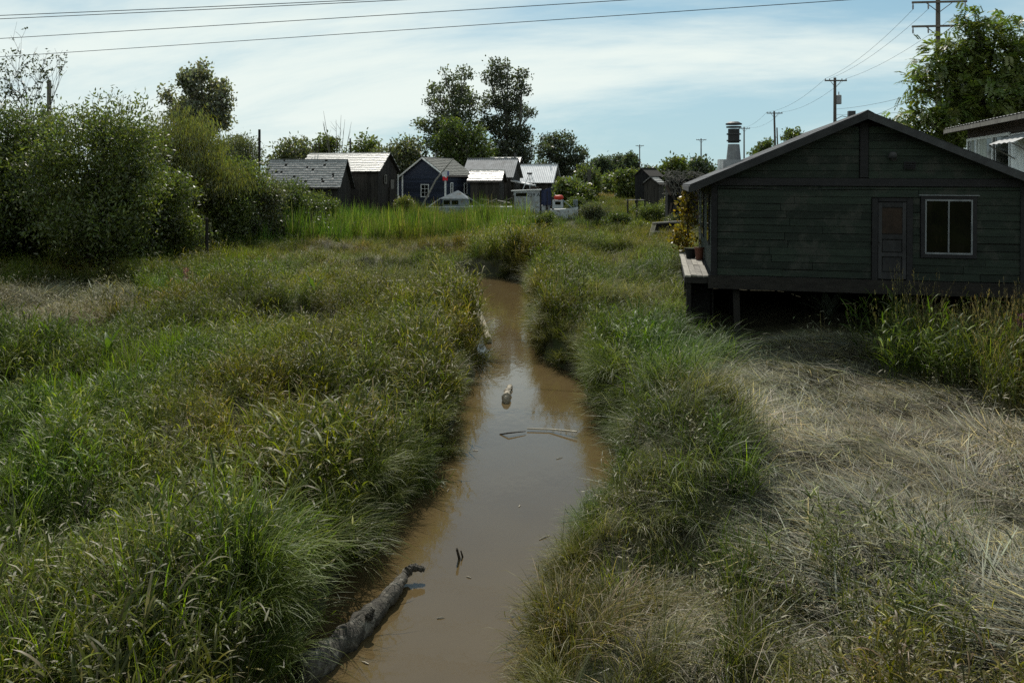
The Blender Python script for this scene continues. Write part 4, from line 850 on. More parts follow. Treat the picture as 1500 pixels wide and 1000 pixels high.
# big compound-leaved tree at the right
Yw = 44; b_ = gp(1432, Yw)
def lw(px, py, r, dy=0.0, fl=0.75): p = P(px, py, Yw + dy); return (p.x - b_[0], dy, p.z - b_[2], r, r, r * fl)
lob = [lw(1365, 95, 1.0), lw(1400, 75, 1.2), lw(1440, 50, 1.1), lw(1460, 45, 0.8, 1), lw(1490, 55, 0.9), lw(1355, 125, 0.8), lw(1395, 120, 1.2), lw(1440, 100, 1.5), lw(1480, 95, 1.3, -0.5), lw(1515, 95, 1.4), lw(1345, 165, 0.7, -1), lw(1365, 180, 1.0, -1), lw(1400, 160, 1.3, -0.5), lw(1440, 145, 1.5, -1), lw(1490, 140, 1.5, -1), lw(1530, 140, 1.4), lw(1390, 195, 1.2, -1), lw(1430, 185, 1.4), lw(1560, 80, 1.5), lw(1420, 30, 0.7)]
tree('walnut_tree', 'large leafy tree with drooping compound leaves at the upper right', 'tree', b_, lob, 1150, 3, 0.3, (0.27, 0.11), (0.115, 0.150, 0.036), 0.28, None, 10, pinnate=True, shell=0.45, vary=0.3, up=0.1, thin=0.02)

# shrubs of the right bank and in front of the far houses
sh_list = [
 (935, 63, 328, 28, (0.12, 0.14, 0.02), 'bright yellow green rounded shrub left of the broken timber frame'),
 (965, 68, 300, 40, MD, 'olive shrub behind the broken timber frame'), (905, 66, 312, 36, DK, 'dark green shrub left of the yellow green shrub'),
 (870, 68, 296, 30, GG, 'grey green shrub below the golden field'), (1000, 60, 312, 26, GG, 'pale grey green shrub at the foot of the collapsed shed'),
 (845, 74, 290, 24, DK, 'dark bush at the right of the work skiff'), (938, 74, 298, 22, MD, 'small green bush under the dark hut'), (982, 70, 288, 20, YG, 'light green bush in front of the little gable porch'),
 (800, 66, 312, 34, MD, 'low mid green bush below the fishing boat'), (760, 64, 316, 24, YG, 'low yellow green clump below the tarp'),
 (590, 74, 290, 16, YG, 'small yellowish bush by the landing stage'),
]
for i, (px, Y, pt, hw_, c, lab) in enumerate(sh_list):
    b_ = gp(px, Y); H_ = max(0.9, ztop(pt, Y) - b_[2]); rw = hw_ / F * Y
    lob = rlobes(9, rw * 0.75, rw * 0.6, H_ * 0.2, H_ * 0.8, max(0.35, H_ * 0.24), 200 + i)
    tree('marsh_shrub', lab, 'shrub', b_, lob, 560, 15, 0.18, (0.16, 0.06), c, 0.035, 'shrubs along the right bank and slough', 6, multi=3, top=(0, 0, H_ * 0.6), crown='foliage', trunk='stem', shell=0.4, vary=0.3)
# yellow-leaved vine shrub at the far corner of the deck
p = deckpt(-0.45, 7.6, -1.6); tree('yellow_shrub', 'tall shrub with yellow and orange leaves at the end of the side deck', 'shrub', p, [(0, 0, 1.7, 0.3, 0.3, 0.4), (-0.2, 0.1, 2.1, 0.33, 0.33, 0.4), (0.05, 0, 2.7, 0.25, 0.25, 0.4), (-0.05, 0, 3.3, 0.2, 0.2, 0.4), (0.05, 0, 3.8, 0.18, 0.2, 0.25)], 170, 6, 0.12, (0.14, 0.11), (0.20, 0.15, 0.02), 0.03, None, 8, crown='foliage', trunk='stem', thin=0.008, vary=0.5)

# ------------------------------------------------------------------ grass tufts (prototypes live outside the scene and are scattered over the marsh)
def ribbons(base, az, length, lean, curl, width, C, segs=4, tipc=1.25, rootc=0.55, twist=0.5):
    n = len(az); pts = [base.copy()]; p = base.copy(); hd = np.stack([np.cos(az), np.sin(az), 0 * az], 1)
    for k in range(segs):
        th = lean + curl * ((k + 0.5) / segs) ** 1.3
        p = p + (hd * np.sin(th)[:, None] + np.array([0, 0, 1.0]) * np.cos(th)[:, None]) * (length / segs)[:, None]; pts.append(p.copy())
    sa = az + np.pi / 2 + rng.uniform(-twist, twist, n); sv = np.stack([np.cos(sa), np.sin(sa), rng.uniform(-0.3, 0.3, n)], 1)
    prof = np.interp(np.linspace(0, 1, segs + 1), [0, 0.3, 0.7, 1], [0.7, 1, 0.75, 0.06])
    V = np.zeros((n, segs + 1, 2, 3)); CC = np.zeros((n, segs + 1, 2, 3))
    for k in range(segs + 1):
        V[:, k, 0] = pts[k] - sv * (width * prof[k] / 2)[:, None]; V[:, k, 1] = pts[k] + sv * (width * prof[k] / 2)[:, None]
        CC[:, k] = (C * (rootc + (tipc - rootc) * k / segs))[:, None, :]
    i0 = (np.arange(n) * (segs + 1) * 2)[:, None] + np.arange(segs)[None, :] * 2
    Q = np.stack([i0, i0 + 1, i0 + 3, i0 + 2], -1).reshape(-1, 4)
    return V.reshape(-1, 3), Q, CC.reshape(-1, 3), np.stack(pts, 1)
def join(parts):
    Vs, Qs, Cs, o = [], [], [], 0
    for pt in parts: Vs.append(pt[0]); Qs.append(pt[1] + o); Cs.append(pt[2]); o += len(pt[0])
    return np.concatenate(Vs), np.concatenate(Qs), np.concatenate(Cs)
U = lambda a, b, n: rng.uniform(a, b, n)
def disc(n, r):
    a = U(0, 6.283, n); q = np.sqrt(rng.random(n)) * r; return np.stack([np.cos(a) * q, np.sin(a) * q, np.zeros(n)], 1)
def cols(c, n, v=0.2, alt=None, pa=0.0):
    C = np.array(c)[None] * U(1 - v, 1 + v, n)[:, None] * (1 + np.stack([U(-.12, .15, n), 0 * U(0, 1, n), U(-.1, .1, n)], 1))
    k = rng.random(n) < 0.16; C[k] = C[k] * np.array([1.75, 1.6, 0.9])          # fresh lime blades
    k = rng.random(n) < 0.22; C[k] = C[k] * 0.6
    if alt is not None: k = rng.random(n) < pa; C[k] = np.array(alt) * U(0.6, 1.2, k.sum())[:, None]
    return C
TAN, GREYTAN = (0.26, 0.22, 0.14), (0.25, 0.235, 0.175)
def canary(c, h, stems=8, lv=6, dead=0.12):
    az = U(0, 6.283, stems); ht = U(h * 0.65, h * 1.1, stems)
    st = ribbons(disc(stems, 0.17), az, ht, U(0.02, 0.25, stems), U(0.0, 0.35, stems), U(0.004, 0.006, stems), cols(c, stems, 0.2, TAN, dead), 4)
    n = stems * lv; si = np.repeat(np.arange(stems), lv); f = U(0.3, 1.0, n) * 4; k = np.minimum(f.astype(int), 3); fr = (f - k)[:, None]
    bp_ = st[3][si, k] * (1 - fr) + st[3][si, k + 1] * fr
    lf = ribbons(bp_, U(0, 6.283, n), U(0.14, 0.34, n) * (0.6 + 0.4 * h), U(0.35, 0.9, n), U(0.5, 1.5, n), U(0.011, 0.024, n), cols(c, n, 0.25, TAN, dead), 4, 1.15, 0.9)
    return join([st, lf])
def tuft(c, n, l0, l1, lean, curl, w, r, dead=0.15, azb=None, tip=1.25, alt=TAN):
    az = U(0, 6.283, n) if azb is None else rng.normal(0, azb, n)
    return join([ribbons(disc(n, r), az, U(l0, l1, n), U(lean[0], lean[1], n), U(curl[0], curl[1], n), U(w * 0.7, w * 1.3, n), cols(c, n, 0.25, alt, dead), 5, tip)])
def mat_patch(c, n, l0, l1, r, azs):
    b_ = disc(n, r); b_[:, 2] = U(0, 0.13, n); b_[:, 0] -= l0 * 0.4
    return join([ribbons(b_, rng.normal(0, azs, n), U(l0, l1, n), U(0.85, 1.45, n), U(0.1, 0.8, n), U(0.004, 0.014, n), cols(c, n, 0.4), 4, 1.1, 0.7, 1.2)])
def seedgrass(c, h):
    n = 7; az = U(0, 6.283, n); st = ribbons(disc(n, 0.25), az, U(h * 0.7, h, n), U(0.02, 0.15, n), U(0.0, 0.35, n), U(0.004, 0.006, n), cols((0.10, 0.105, 0.05), n), 5)
    m_ = 16; si = np.repeat(np.arange(n), m_); f = U(0.80, 1.0, n * m_)[:, None]
    bp_ = st[3][si, 4] * (1 - (f - 0.8) * 5) + st[3][si, 5] * (f - 0.8) * 5
    hd_ = ribbons(bp_, U(0, 6.283, n * m_), U(0.035, 0.07, n * m_), U(0.1, 0.6, n * m_), U(0, 0.4, n * m_), U(0.006, 0.010, n * m_), cols((0.22, 0.18, 0.11), n * m_, 0.3), 2)
    k = 44; lf = ribbons(np.concatenate([disc(k, 0.25)[:, :2], U(0, h * 0.45, k)[:, None]], 1), U(0, 6.283, k), U(0.3, 0.6, k), U(0.15, 0.6, k), U(0.4, 1.3, k), U(0.008, 0.015, k), cols(c, k, 0.25, TAN, 0.15), 4)
    return join([st, hd_, lf])
def weed(c, h):
    n = 26; az = U(0, 6.283, n); st = ribbons(disc(n, 0.25), az, U(h * 0.4, h, n), U(0.1, 1.2, n), U(-0.3, 0.9, n), U(0.003, 0.006, n), cols((0.15, 0.125, 0.085), n, 0.35), 4)
    k = 80; si = rng.integers(0, n, k); sj = rng.integers(1, 5, k); lf = ribbons(st[3][si, sj], U(0, 6.283, k), U(0.05, 0.13, k), U(0.4, 1.6, k), U(0, 1.0, k), U(0.012, 0.022, k), cols(c, k, 0.3, GREYTAN, 0.4), 2, 1.1, 0.9)
    return join([st, lf])

_ci = [0]
def protos(name, fns, mat):
    c = bpy.data.collections.new(name + '_prototypes'); 
    for f in fns:
        V, Q, C = f(); _ci[0] += 1
        o = bpy.data.objects.new('%s_%02d' % (name, _ci[0]), np_mesh(name, V, Q, C, M[mat])); c.objects.link(o)
    return c, len(fns)
def scatter(name, label, cat, pr, pts, rz, tilt, scl, tnt):
    coll, np_ = pr; n = len(pts)
    me = bpy.data.meshes.new(name); me.vertices.add(n); me.vertices.foreach_set('co', np.asarray(pts, np.float32).ravel())
    rot = np.stack([tilt[0], tilt[1], rz], 1).astype(np.float32)
    me.attributes.new('rot', 'FLOAT_VECTOR', 'POINT').data.foreach_set('vector', rot.ravel())
    me.attributes.new('scl', 'FLOAT_VECTOR', 'POINT').data.foreach_set('vector', np.asarray(scl, np.float32).ravel())
    me.attributes.new('tint', 'FLOAT_VECTOR', 'POINT').data.foreach_set('vector', np.asarray(tnt, np.float32).ravel())
    me.attributes.new('pick', 'INT', 'POINT').data.foreach_set('value', rng.integers(0, np_, n).astype(np.int32))
    o = link(name, me); tag(o, label, cat, kind='stuff')
    g = bpy.data.node_groups.new(name, 'GeometryNodeTree'); g.interface.new_socket('Geometry', in_out='INPUT', socket_type='NodeSocketGeometry'); g.interface.new_socket('Geometry', in_out='OUTPUT', socket_type='NodeSocketGeometry')
    gi = g.nodes.new('NodeGroupInput'); go = g.nodes.new('NodeGroupOutput'); ip = g.nodes.new('GeometryNodeInstanceOnPoints'); cinf = g.nodes.new('GeometryNodeCollectionInfo')
    cinf.inputs['Collection'].default_value = coll; cinf.inputs['Separate Children'].default_value = True; cinf.inputs['Reset Children'].default_value = True
    def at(nm, ty): a = g.nodes.new('GeometryNodeInputNamedAttribute'); a.data_type = ty; a.inputs['Name'].default_value = nm; return a.outputs['Attribute']
    lk = g.links.new
    lk(gi.outputs[0], ip.inputs['Points']); lk(cinf.outputs[0], ip.inputs['Instance']); ip.inputs['Pick Instance'].default_value = True
    lk(at('pick', 'INT'), ip.inputs['Instance Index'])
    er = g.nodes.new('FunctionNodeEulerToRotation'); lk(at('rot', 'FLOAT_VECTOR'), er.inputs[0]); lk(er.outputs[0], ip.inputs['Rotation'])
    lk(at('scl', 'FLOAT_VECTOR'), ip.inputs['Scale']); lk(ip.outputs[0], go.inputs[0])
    md = o.modifiers.new('scatter', 'NODES'); md.node_group = g
    return o

def inpoly(u, v, poly):
    r = np.zeros(len(u), bool); n = len(poly); j = n - 1
    for i in range(n):
        xi, yi = poly[i]; xj, yj = poly[j]
        c = ((yi > v) != (yj > v)) & (u < (xj - xi) * (v - yi) / (yj - yi + 1e-9) + xi); r ^= c; j = i
    return r
def cand(dens, y0, y1, mg=1.6):            # even random points on the marsh in and just beside the view
    w1 = 0.68 * y1 + mg; n = int(dens * 2 * w1 * (y1 - y0)); X = U(-w1, w1, n); Y = U(y0, y1, n)
    k = np.abs(X) < 0.68 * Y + mg; X, Y = X[k], Y[k]
    return X, Y, 750 + F * X / Y, HY + F * CAMH / Y
# areas of the marsh, outlined from the photograph on the ground plane
MAT_R = [(1005, 480), (1290, 485), (1300, 545), (1420, 600), (1780, 640), (1780, 1400), (1160, 1400), (1140, 900), (1095, 740), (1065, 660), (1045, 600)]
MAT_B = [(930, 905), (1040, 880), (1090, 960), (1040, 1060), (950, 1010)]
MAT_L = [(-60, 455), (60, 420), (210, 415), (260, 450), (180, 500), (60, 520), (-60, 540)]
MAT_M = [(360, 400), (480, 350), (640, 352), (705, 385), (660, 425), (520, 425)]
SED = [(760, 520), (770, 360), (1000, 345), (1030, 520), (1060, 610), (1095, 690), (1230, 800), (1200, 1200), (700, 1200), (760, 1000), (820, 760), (890, 700), (850, 640)]
REED = [(300, 372), (300, 338), (480, 333), (770, 335), (770, 356), (620, 356), (500, 362), (400, 372)]
HGR = [(1295, 575), (1290, 500), (1760, 470), (1760, 640), (1420, 600)]
UNDER = [(1000, 470), (1700, 440), (1700, 320), (980, 320)]
def under_house(X, Y):
    dx_, dy_ = X - HX, Y - HYY; a = R(-11); lx = dx_ * math.cos(a) + dy_ * math.sin(a); ly = -dx_ * math.sin(a) + dy_ * math.cos(a)
    return (lx > -0.75) & (lx < HW + 0.2) & (ly > -0.25) & (ly < HD + 0.3)
def regions(X, Y, u, v):
    d = creek_d(X, Y); s = side(X, Y)
    jx = (vnoise(X, Y, 1.4, 71) - 0.5) * 2.2 + (vnoise(X, Y, 0.5, 72) - 0.5) * 1.0; jy = (vnoise(X, Y, 1.6, 73) - 0.5) * 3.0; Y2 = np.maximum(Y + jy * np.minimum(1, Y / 25), 3); u = 750 + F * (X + jx * np.minimum(1, Y / 20)) / Y2; v = HY + F * CAMH / Y2      # ragged outlines
    r = {'mat': inpoly(u, v, MAT_R) | inpoly(u, v, MAT_B), 'matl': inpoly(u, v, MAT_L) | inpoly(u, v, MAT_M), 'reed': inpoly(u, v, REED), 'hgr': inpoly(u, v, HGR)}
    r['sedge'] = (inpoly(u, v, SED) | ((s > 0) & (d > -1.4) & (Y < 45))) & ~r['mat'] & ~r['hgr']
    r['ok'] = (d < np.where(s > 0, np.where(Y < 15, -0.12, -0.20), -0.18)) & ~under_house(X, Y)
    r['bank'] = (d > -1.1) & (s < 0)
    return r
def put(name, label, cat, pr, X, Y, keep, smin, smax, tint, zs=1.0, flow=None, tilt=0.12, sink=0.03, hs=None, bright=(0.5, 1.5), ylk=1.0):
    X, Y = X[keep], Y[keep]; n = len(X); Z = hgt(X, Y) - sink
    hn = 0.45 + 0.65 * vnoise(X, Y, 2.2, 21) + 0.45 * vnoise(X, Y, 0.9, 22)
    s = U(smin, smax, n) * hn
    if hs is not None: s = s * hs[keep]
    s = np.minimum(s, 1.9)
    br = (bright[0] + (bright[1] - bright[0]) * (0.6 * vnoise(X, Y, 2.6, 31) + 0.4 * vnoise(X, Y, 0.8, 32))) * U(0.85, 1.15, n)
    yl = (vnoise(X, Y, 4.0, 33) - 0.52) * 0.6 + (vnoise(X, Y, 1.1, 34) - 0.5) * 0.3
    tt = np.stack([tint[0] * br * (1 + yl * ylk), tint[1] * br, tint[2] * br * (1 - 0.6 * np.abs(yl) * ylk)], 1) - 1
    rz = U(0, 6.283, n) if flow is None else flow(X, Y) + rng.normal(0, 0.25, n)
    return scatter(name, label, cat, pr, np.stack([X, Y, Z], 1), rz, (rng.normal(0, tilt, n), rng.normal(0, tilt, n)), np.stack([s, s, s * zs * U(0.8, 1.2, n)], 1), tt)

GR1, GR2, SG, RD = (0.112, 0.124, 0.019), (0.074, 0.093, 0.018), (0.100, 0.113, 0.046), (0.098, 0.148, 0.026)
p_can = protos('canary_grass', [(lambda q=q: canary(GR1 if q % 2 else GR2, 0.95)) for q in range(6)], 'grass')
p_tuf = protos('meadow_grass', [(lambda q=q: tuft(GR2, 46, 0.35, 0.8, (0.05, 0.6), (0.4, 1.5), 0.009, 0.22)) for q in range(5)], 'grass')
p_lim = protos('lime_grass', [(lambda q=q: tuft((0.125, 0.165, 0.022), 26, 0.4, 0.95, (0.02, 0.4), (0.15, 0.9), 0.014, 0.16, 0.06)) for q in range(4)], 'grass')
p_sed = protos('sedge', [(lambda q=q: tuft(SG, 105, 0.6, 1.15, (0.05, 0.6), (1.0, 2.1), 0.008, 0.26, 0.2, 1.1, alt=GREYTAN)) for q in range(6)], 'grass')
p_mat = protos('flattened_grass', [(lambda q=q: mat_patch(((0.25, 0.24, 0.185), (0.20, 0.195, 0.135), (0.28, 0.265, 0.21), (0.15, 0.145, 0.11))[q % 4], 30 + 6 * (q % 3), 0.2 + 0.05 * (q % 4), 0.55 + 0.08 * (q % 4), 0.2 + 0.02 * q, (0.3, 0.6, 1.1)[q % 3])) for q in range(9)], 'dead')
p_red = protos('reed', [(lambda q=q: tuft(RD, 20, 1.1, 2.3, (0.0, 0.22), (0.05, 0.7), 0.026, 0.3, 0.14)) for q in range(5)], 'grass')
p_see = protos('seeding_grass', [(lambda q=q: seedgrass(GR1, 1.7)) for q in range(5)], 'grass')
p_wee = protos('dry_weeds', [(lambda q=q: weed((0.11, 0.115, 0.06), 0.75)) for q in range(5)], 'dead')

flow_r = lambda X, Y: 0.55 * np.sin(X * 0.45 + Y * 0.2) + 2.6 + 2.4 * (vnoise(X, Y, 2.6, 51) - 0.5) + 2.2 * (vnoise(X, Y, 0.8, 52) - 0.5) + 1.4 * (vnoise(X, Y, 0.35, 57) - 0.5)
flow_s = lambda X, Y: -0.9 + 2.4 * (vnoise(X, Y, 2.4, 53) - 0.5)
# left marsh and everything not otherwise covered
X, Y, u, v = cand(13, 4.6, 34); r = regions(X, Y, u, v); nz_ = vnoise(X, Y, 1.9, 61)
base = r['ok'] & ~r['mat'] & ~r['matl'] & ~r['sedge'] & ~r['reed'] & ~r['hgr']
lowr = (u > 1130) & (v > 800)
put('canary_grass', 'leafy reed canary grass covering the left marsh', 'grass', p_can, X, Y, base & (nz_ > 0.30) & ~lowr, 0.75, 1.15, (1, 1, 1), hs=np.where(r['bank'], 1.3, 1.0) * (0.72 + 0.28 * sstep(7, 13, Y)))
put('mixed_grass', 'mixed green and dry grass in the lower right corner', 'grass', p_can, X, Y, r['ok'] & lowr & (nz_ > 0.42) & (rng.random(len(X)) < np.clip((v - 780) / 200, 0, 0.8)), 0.45, 0.75, (0.95, 0.92, 1.0))
X, Y, u, v = cand(9, 4.6, 36); r = regions(X, Y, u, v)
base = r['ok'] & ~r['mat'] & ~r['matl'] & ~r['reed'] & ~r['hgr']
put('meadow_grass', 'finer green meadow grass between the canary grass', 'grass', p_tuf, X, Y, base, 0.7, 1.2, (0.9, 0.95, 0.95))
X, Y, u, v = cand(7, 4.6, 40); r = regions(X, Y, u, v); nz_ = 0.6 * vnoise(X, Y, 2.3, 63) + 0.4 * vnoise(X, Y, 0.8, 62)
base = r['ok'] & (~r['mat'] | (rng.random(len(X)) < 0.12)) & ~r['reed']
put('dry_weeds', 'grey brown dry weeds tangled through the marsh grass', 'weeds', p_wee, X, Y, base & (nz_ > 0.46) | (r['matl'] & r['ok']), 0.7, 1.25, (1.0, 0.98, 0.95), ylk=0.3)
X, Y, u, v = cand(8, 4.6, 44); r = regions(X, Y, u, v); nz_ = 0.65 * vnoise(X, Y, 1.8, 91) + 0.35 * vnoise(X, Y, 0.6, 92)
put('lime_grass', 'patches of fresh lime green grass on the marsh', 'grass', p_lim, X, Y, r['ok'] & ~r['mat'] & ~r['matl'] & ~r['reed'] & ~r['hgr'] & (nz_ > np.where(r['sedge'], 0.66, 0.55)), 0.75, 1.2, (1, 1, 1), bright=(0.7, 1.3))
# farther marsh
X, Y, u, v = cand(6, 34, 64); r = regions(X, Y, u, v); nz_ = vnoise(X, Y, 3.2, 64)
base = r['ok'] & ~r['matl'] & ~r['reed']
put('far_marsh_grass', 'green marsh grass of the middle distance', 'grass', p_can, X, Y, base & (nz_ > 0.33) & (u < 1060), 0.7, 1.05, (1.05, 1.05, 1.0), hs=np.where(inpoly(u, v, [(585, 396), (600, 372), (800, 372), (800, 396), (745, 394), (690, 392)]), 1.5, 1.0))
X, Y, u, v = cand(5, 34, 66); r = regions(X, Y, u, v)
put('far_meadow_grass', 'paler fine grass of the middle distance', 'grass', p_tuf, X, Y, r['ok'] & ~r['reed'], 0.8, 1.3, (1.25, 1.15, 1.3))
# sedge on the right bank
X, Y, u, v = cand(6, 4.6, 48); r = regions(X, Y, u, v); nz_ = vnoise(X, Y, 1.7, 65)
put('sedge', 'long drooping blue green sedge along the right bank', 'sedge', p_sed, X, Y, r['ok'] & r['sedge'] & (nz_ > 0.22), 0.7, 1.35, (1, 1, 1), flow=flow_s, tilt=0.15)
X, Y, u, v = cand(7, 4.6, 48); r = regions(X, Y, u, v); nz_ = vnoise(X, Y, 1.5, 66)
put('bank_grass', 'darker upright grass among the right bank sedge', 'grass', p_can, X, Y, r['ok'] & r['sedge'] & ((nz_ > 0.52) | ((creek_d(X, Y) > -1.3) & (Y > 17))), 0.6, 1.0, (0.8, 0.95, 0.85), hs=np.where((creek_d(X, Y) > -1.6) & (Y > 17), 1.45, 1.0))
# fringe hanging over both edges of the channel
nE = 620; Y = U(5.0, 43, nE) ; Y = np.where(rng.random(nE) < 0.4, U(5.0, 18, nE), Y); sd2 = rng.random(nE) < 0.3
X = np.where(sd2, np.interp(Y, CY, CL) - U(0.02, 0.32, nE), np.interp(Y, CY, CR) + U(0.02, 0.32, nE)); face = np.where(sd2, 0.0, math.pi) + rng.normal(0, 0.6, nE)
put('bank_fringe', 'grass hanging over the muddy edges of the creek', 'grass', p_sed, X, Y, np.ones(nE, bool), 0.45, 0.9, (0.8, 0.9, 0.45), flow=lambda a, b: face, tilt=0.2, sink=-0.12)
nE = 1000; Y = U(5.0, 43, nE); Y = np.where(rng.random(nE) < 0.4, U(5.0, 18, nE), Y); sd2 = rng.random(nE) < 0.5
X = np.where(sd2, np.interp(Y, CY, CL) - U(0.05, 0.4, nE), np.interp(Y, CY, CR) + U(0.05, 0.4, nE))
put('bank_leaves', 'leafy grass growing out of the creek banks', 'grass', p_can, X, Y, np.ones(nE, bool), 0.4, 0.8, (0.9, 0.95, 0.9), tilt=0.4, sink=0.0)
# flattened dead grass
X, Y, u, v = cand(36, 4.6, 24); r = regions(X, Y, u, v)
put('flattened_grass', 'flattened grey beige dead grass in front of the green house', 'grass', p_mat, X, Y, r['ok'] & (r['mat'] | (r['sedge'] & (rng.random(len(X)) < 0.10))), 0.8, 1.3, (1, 1, 1), flow=flow_r, tilt=0.12, bright=(0.65, 1.35), ylk=0.25, zs=0.5)
X, Y, u, v = cand(9, 18, 62); r = regions(X, Y, u, v); nz_ = vnoise(X, Y, 2.6, 67)
put('pale_flattened_grass', 'pale flattened grass patches on the left and middle marsh', 'grass', p_mat, X, Y, r['ok'] & (r['matl'] | ((nz_ > 0.66) & ~r['reed'] & ~r['mat'])), 1.0, 1.6, (0.95, 1.0, 0.85), flow=flow_r, tilt=0.15, ylk=0.35, zs=0.6, bright=(0.5, 1.2))
# reeds before the cabins
X, Y, u, v = cand(5, 44, 72); r = regions(X, Y, u, v)
put('reeds', 'bright green upright reeds in front of the far cabins', 'reeds', p_red, X, Y, r['reed'] & r['ok'], 0.6, 1.1, (1, 1, 1), tilt=0.08, bright=(0.4, 1.6))
# tall seeding grass at the green house
X, Y, u, v = cand(8, 13, 23, 3); r = regions(X, Y, u, v)
put('seeding_grass', 'tall seeding grass in front of the green house window', 'grass', p_see, X, Y, r['hgr'] & r['ok'] & (rng.random(len(X)) < np.clip((u - 1250) / 150, 0.15, 1)), 0.75, 1.15, (1, 1, 1), tilt=0.06)
X, Y, u, v = cand(7, 13, 22.5, 3); r = regions(X, Y, u, v)
put('leafy_house_grass', 'leafy green growth at the foot of the seeding grass', 'grass', p_can, X, Y, r['hgr'] & r['ok'], 0.9, 1.5, (0.95, 1.1, 1.0))
# dyke behind the viewer
X = U(-30, 34, 5200); Y = U(-30, -6, 5200)
put('road_dyke_grass', 'green grass on the road dyke behind the viewer', 'grass', p_can, X, Y, (creek_d(X, Y) < -0.3), 1.1, 1.7, (0.9, 1, 1))
# dyke land beyond
X, Y, u, v = cand(1.6, 64, 130); nz_ = vnoise(X, Y, 4, 68)
put('dyke_grass', 'rough grass on the land around the far cabins', 'grass', p_tuf, X, Y, (np.abs(X) < 60), 1.0, 1.7, (1.1, 1.1, 1.0))
X = U(14, 32, 5200); Y = U(92, 175, 5200); u = 750 + F * X / Y
put('golden_field', 'golden dry grass field beyond the right bank', 'grass', p_mat, X, Y, (u > 862) & (u < 950), 1.5, 1.9, (1.15, 0.85, 0.45), tilt=0.5)

# ------------------------------------------------------------------ driftwood and small things in and by the creek
def woody(name, pts, rad, mat, label, cat, k=12, rough=0.18, seed=1):
    rd = random.Random(seed); pts = [Vector(p) for p in pts]; n = 26; Ps = []; Rs = []
    for i in range(n + 1):
        f = i / n * (len(pts) - 1); j = min(int(f), len(pts) - 2); q = f - j
        Ps.append(pts[j].lerp(pts[j + 1], q)); Rs.append((rad[j] * (1 - q) + rad[j + 1] * q) * rd.uniform(1 - rough, 1 + rough))
    o0 = Ps[0].copy(); m = MB().tube([p_ - o0 for p_ in Ps], Rs, k)
    m.v = [tuple(Vector(v_) + Vector((rd.uniform(-1, 1), rd.uniform(-1, 1), rd.uniform(-1, 1))) * rad[0] * rough * 0.3) for v_ in m.v]
    return m, o0
def wpt(px, py, z=WZ): Yq = (CAMH - z) * F / (py - HY); return Vector(((px - 750) / F * Yq, Yq, z))
root = empty('driftwood_log', wpt(520, 930, WZ), 0, 'half sunken muddy log along the left edge of the creek', 'log')
a0 = root.location.copy()
m, o0 = woody('log', [wpt(440, 990, -0.62), wpt(520, 925, -0.62), wpt(575, 868, -0.6), wpt(596, 838, -0.58)], [0.17, 0.14, 0.09, 0.05], 'log', '', '', 14, 0.2, 3)
m.build('trunk', M['log'], root, o0 - a0, smooth=True)
m, o1 = woody('stub', [wpt(592, 842, -0.58), wpt(604, 830, -0.53), wpt(622, 834, -0.56)], [0.06, 0.05, 0.03], 'log', '', '', 8, 0.25, 4); m.build('broken_stub', M['log'], root, o1 - a0)
m, o1 = woody('stub', [wpt(540, 905, -0.5), wpt(548, 890, -0.42)], [0.05, 0.02], 'log', '', '', 7, 0.2, 5); m.build('broken_stub', M['log'], root, o1 - a0)
def single(name, pts, rad, mat, label, cat, k=8, rough=0.12, seed=1):
    m, o0 = woody(name, pts, rad, mat, label, cat, k, rough, seed); return tag(m.build(name, M[mat], None, o0), label, cat)
single('drift_stump', [wpt(741, 588, -0.66), wpt(742, 580, -0.63), wpt(746, 568, -0.64), wpt(749, 564, -0.68)], [0.07, 0.09, 0.07, 0.02], 'drift', 'pale knobbly piece of driftwood floating in midstream', 'driftwood', 9, 0.4, 8)
single('floating_pole', [wpt(772, 627.5, -0.66), wpt(805, 628.5, -0.66), wpt(845, 632, -0.60)], [0.014, 0.016, 0.018], 'drift', 'thin pale pole lying on the water at the right bank', 'pole', 8, 0.03)
single('bent_stick', [wpt(732, 636, -0.70), wpt(745, 634, -0.64), wpt(770, 631.5, -0.66)], [0.014, 0.016, 0.008], 'bark', 'dark bent stick floating in the middle of the creek', 'stick', 6, 0.1)
single('snag_stick', [wpt(674, 822, -0.75), wpt(669, 803, -0.52)], [0.022, 0.016], 'bark', 'dark stick poking out of the water near the log', 'stick', 6, 0.15)
single('snag_stick', [wpt(679, 820, -0.75), wpt(675, 806, -0.6)], [0.014, 0.010], 'bark', 'thinner stick beside the dark stick near the log', 'stick', 6, 0.15, 2)
a, b2 = wpt(514, 416, 0.45), wpt(621, 410, 0.45)
single('bleached_timber', [a, a.lerp(b2, 0.5), b2], [0.06, 0.065, 0.06], 'drift', 'bleached pale timber lying across the pale marsh grass', 'timber', 8, 0.05)
for i, (px, py) in enumerate(((905, 400), (925, 415), (890, 430))):
    q = wpt(px, py + 18, 0.1); single('dead_branch', [q, q + Vector((-0.9, 0.3, 0.55)), q + Vector((-1.5, 0.2, 1.15))], [0.035, 0.03, 0.012], 'drift', ['upper pale dead branch leaning in the right bank hollow', 'right pale dead branch leaning in the right bank hollow', 'lower pale dead branch leaning in the right bank hollow'][i], 'branch', 6, 0.15, i)
# planks and rubble of the far left bank edge
m, o0 = woody('bank_log', [wpt(690, 425), wpt(700, 455), wpt(716, 498, -0.6)], [0.16, 0.14, 0.1], 'log', '', '', 10, 0.2, 12); tag(m.build('bank_log', M['drift'], None, o0), 'pale log edging the left bank far up the creek', 'log')

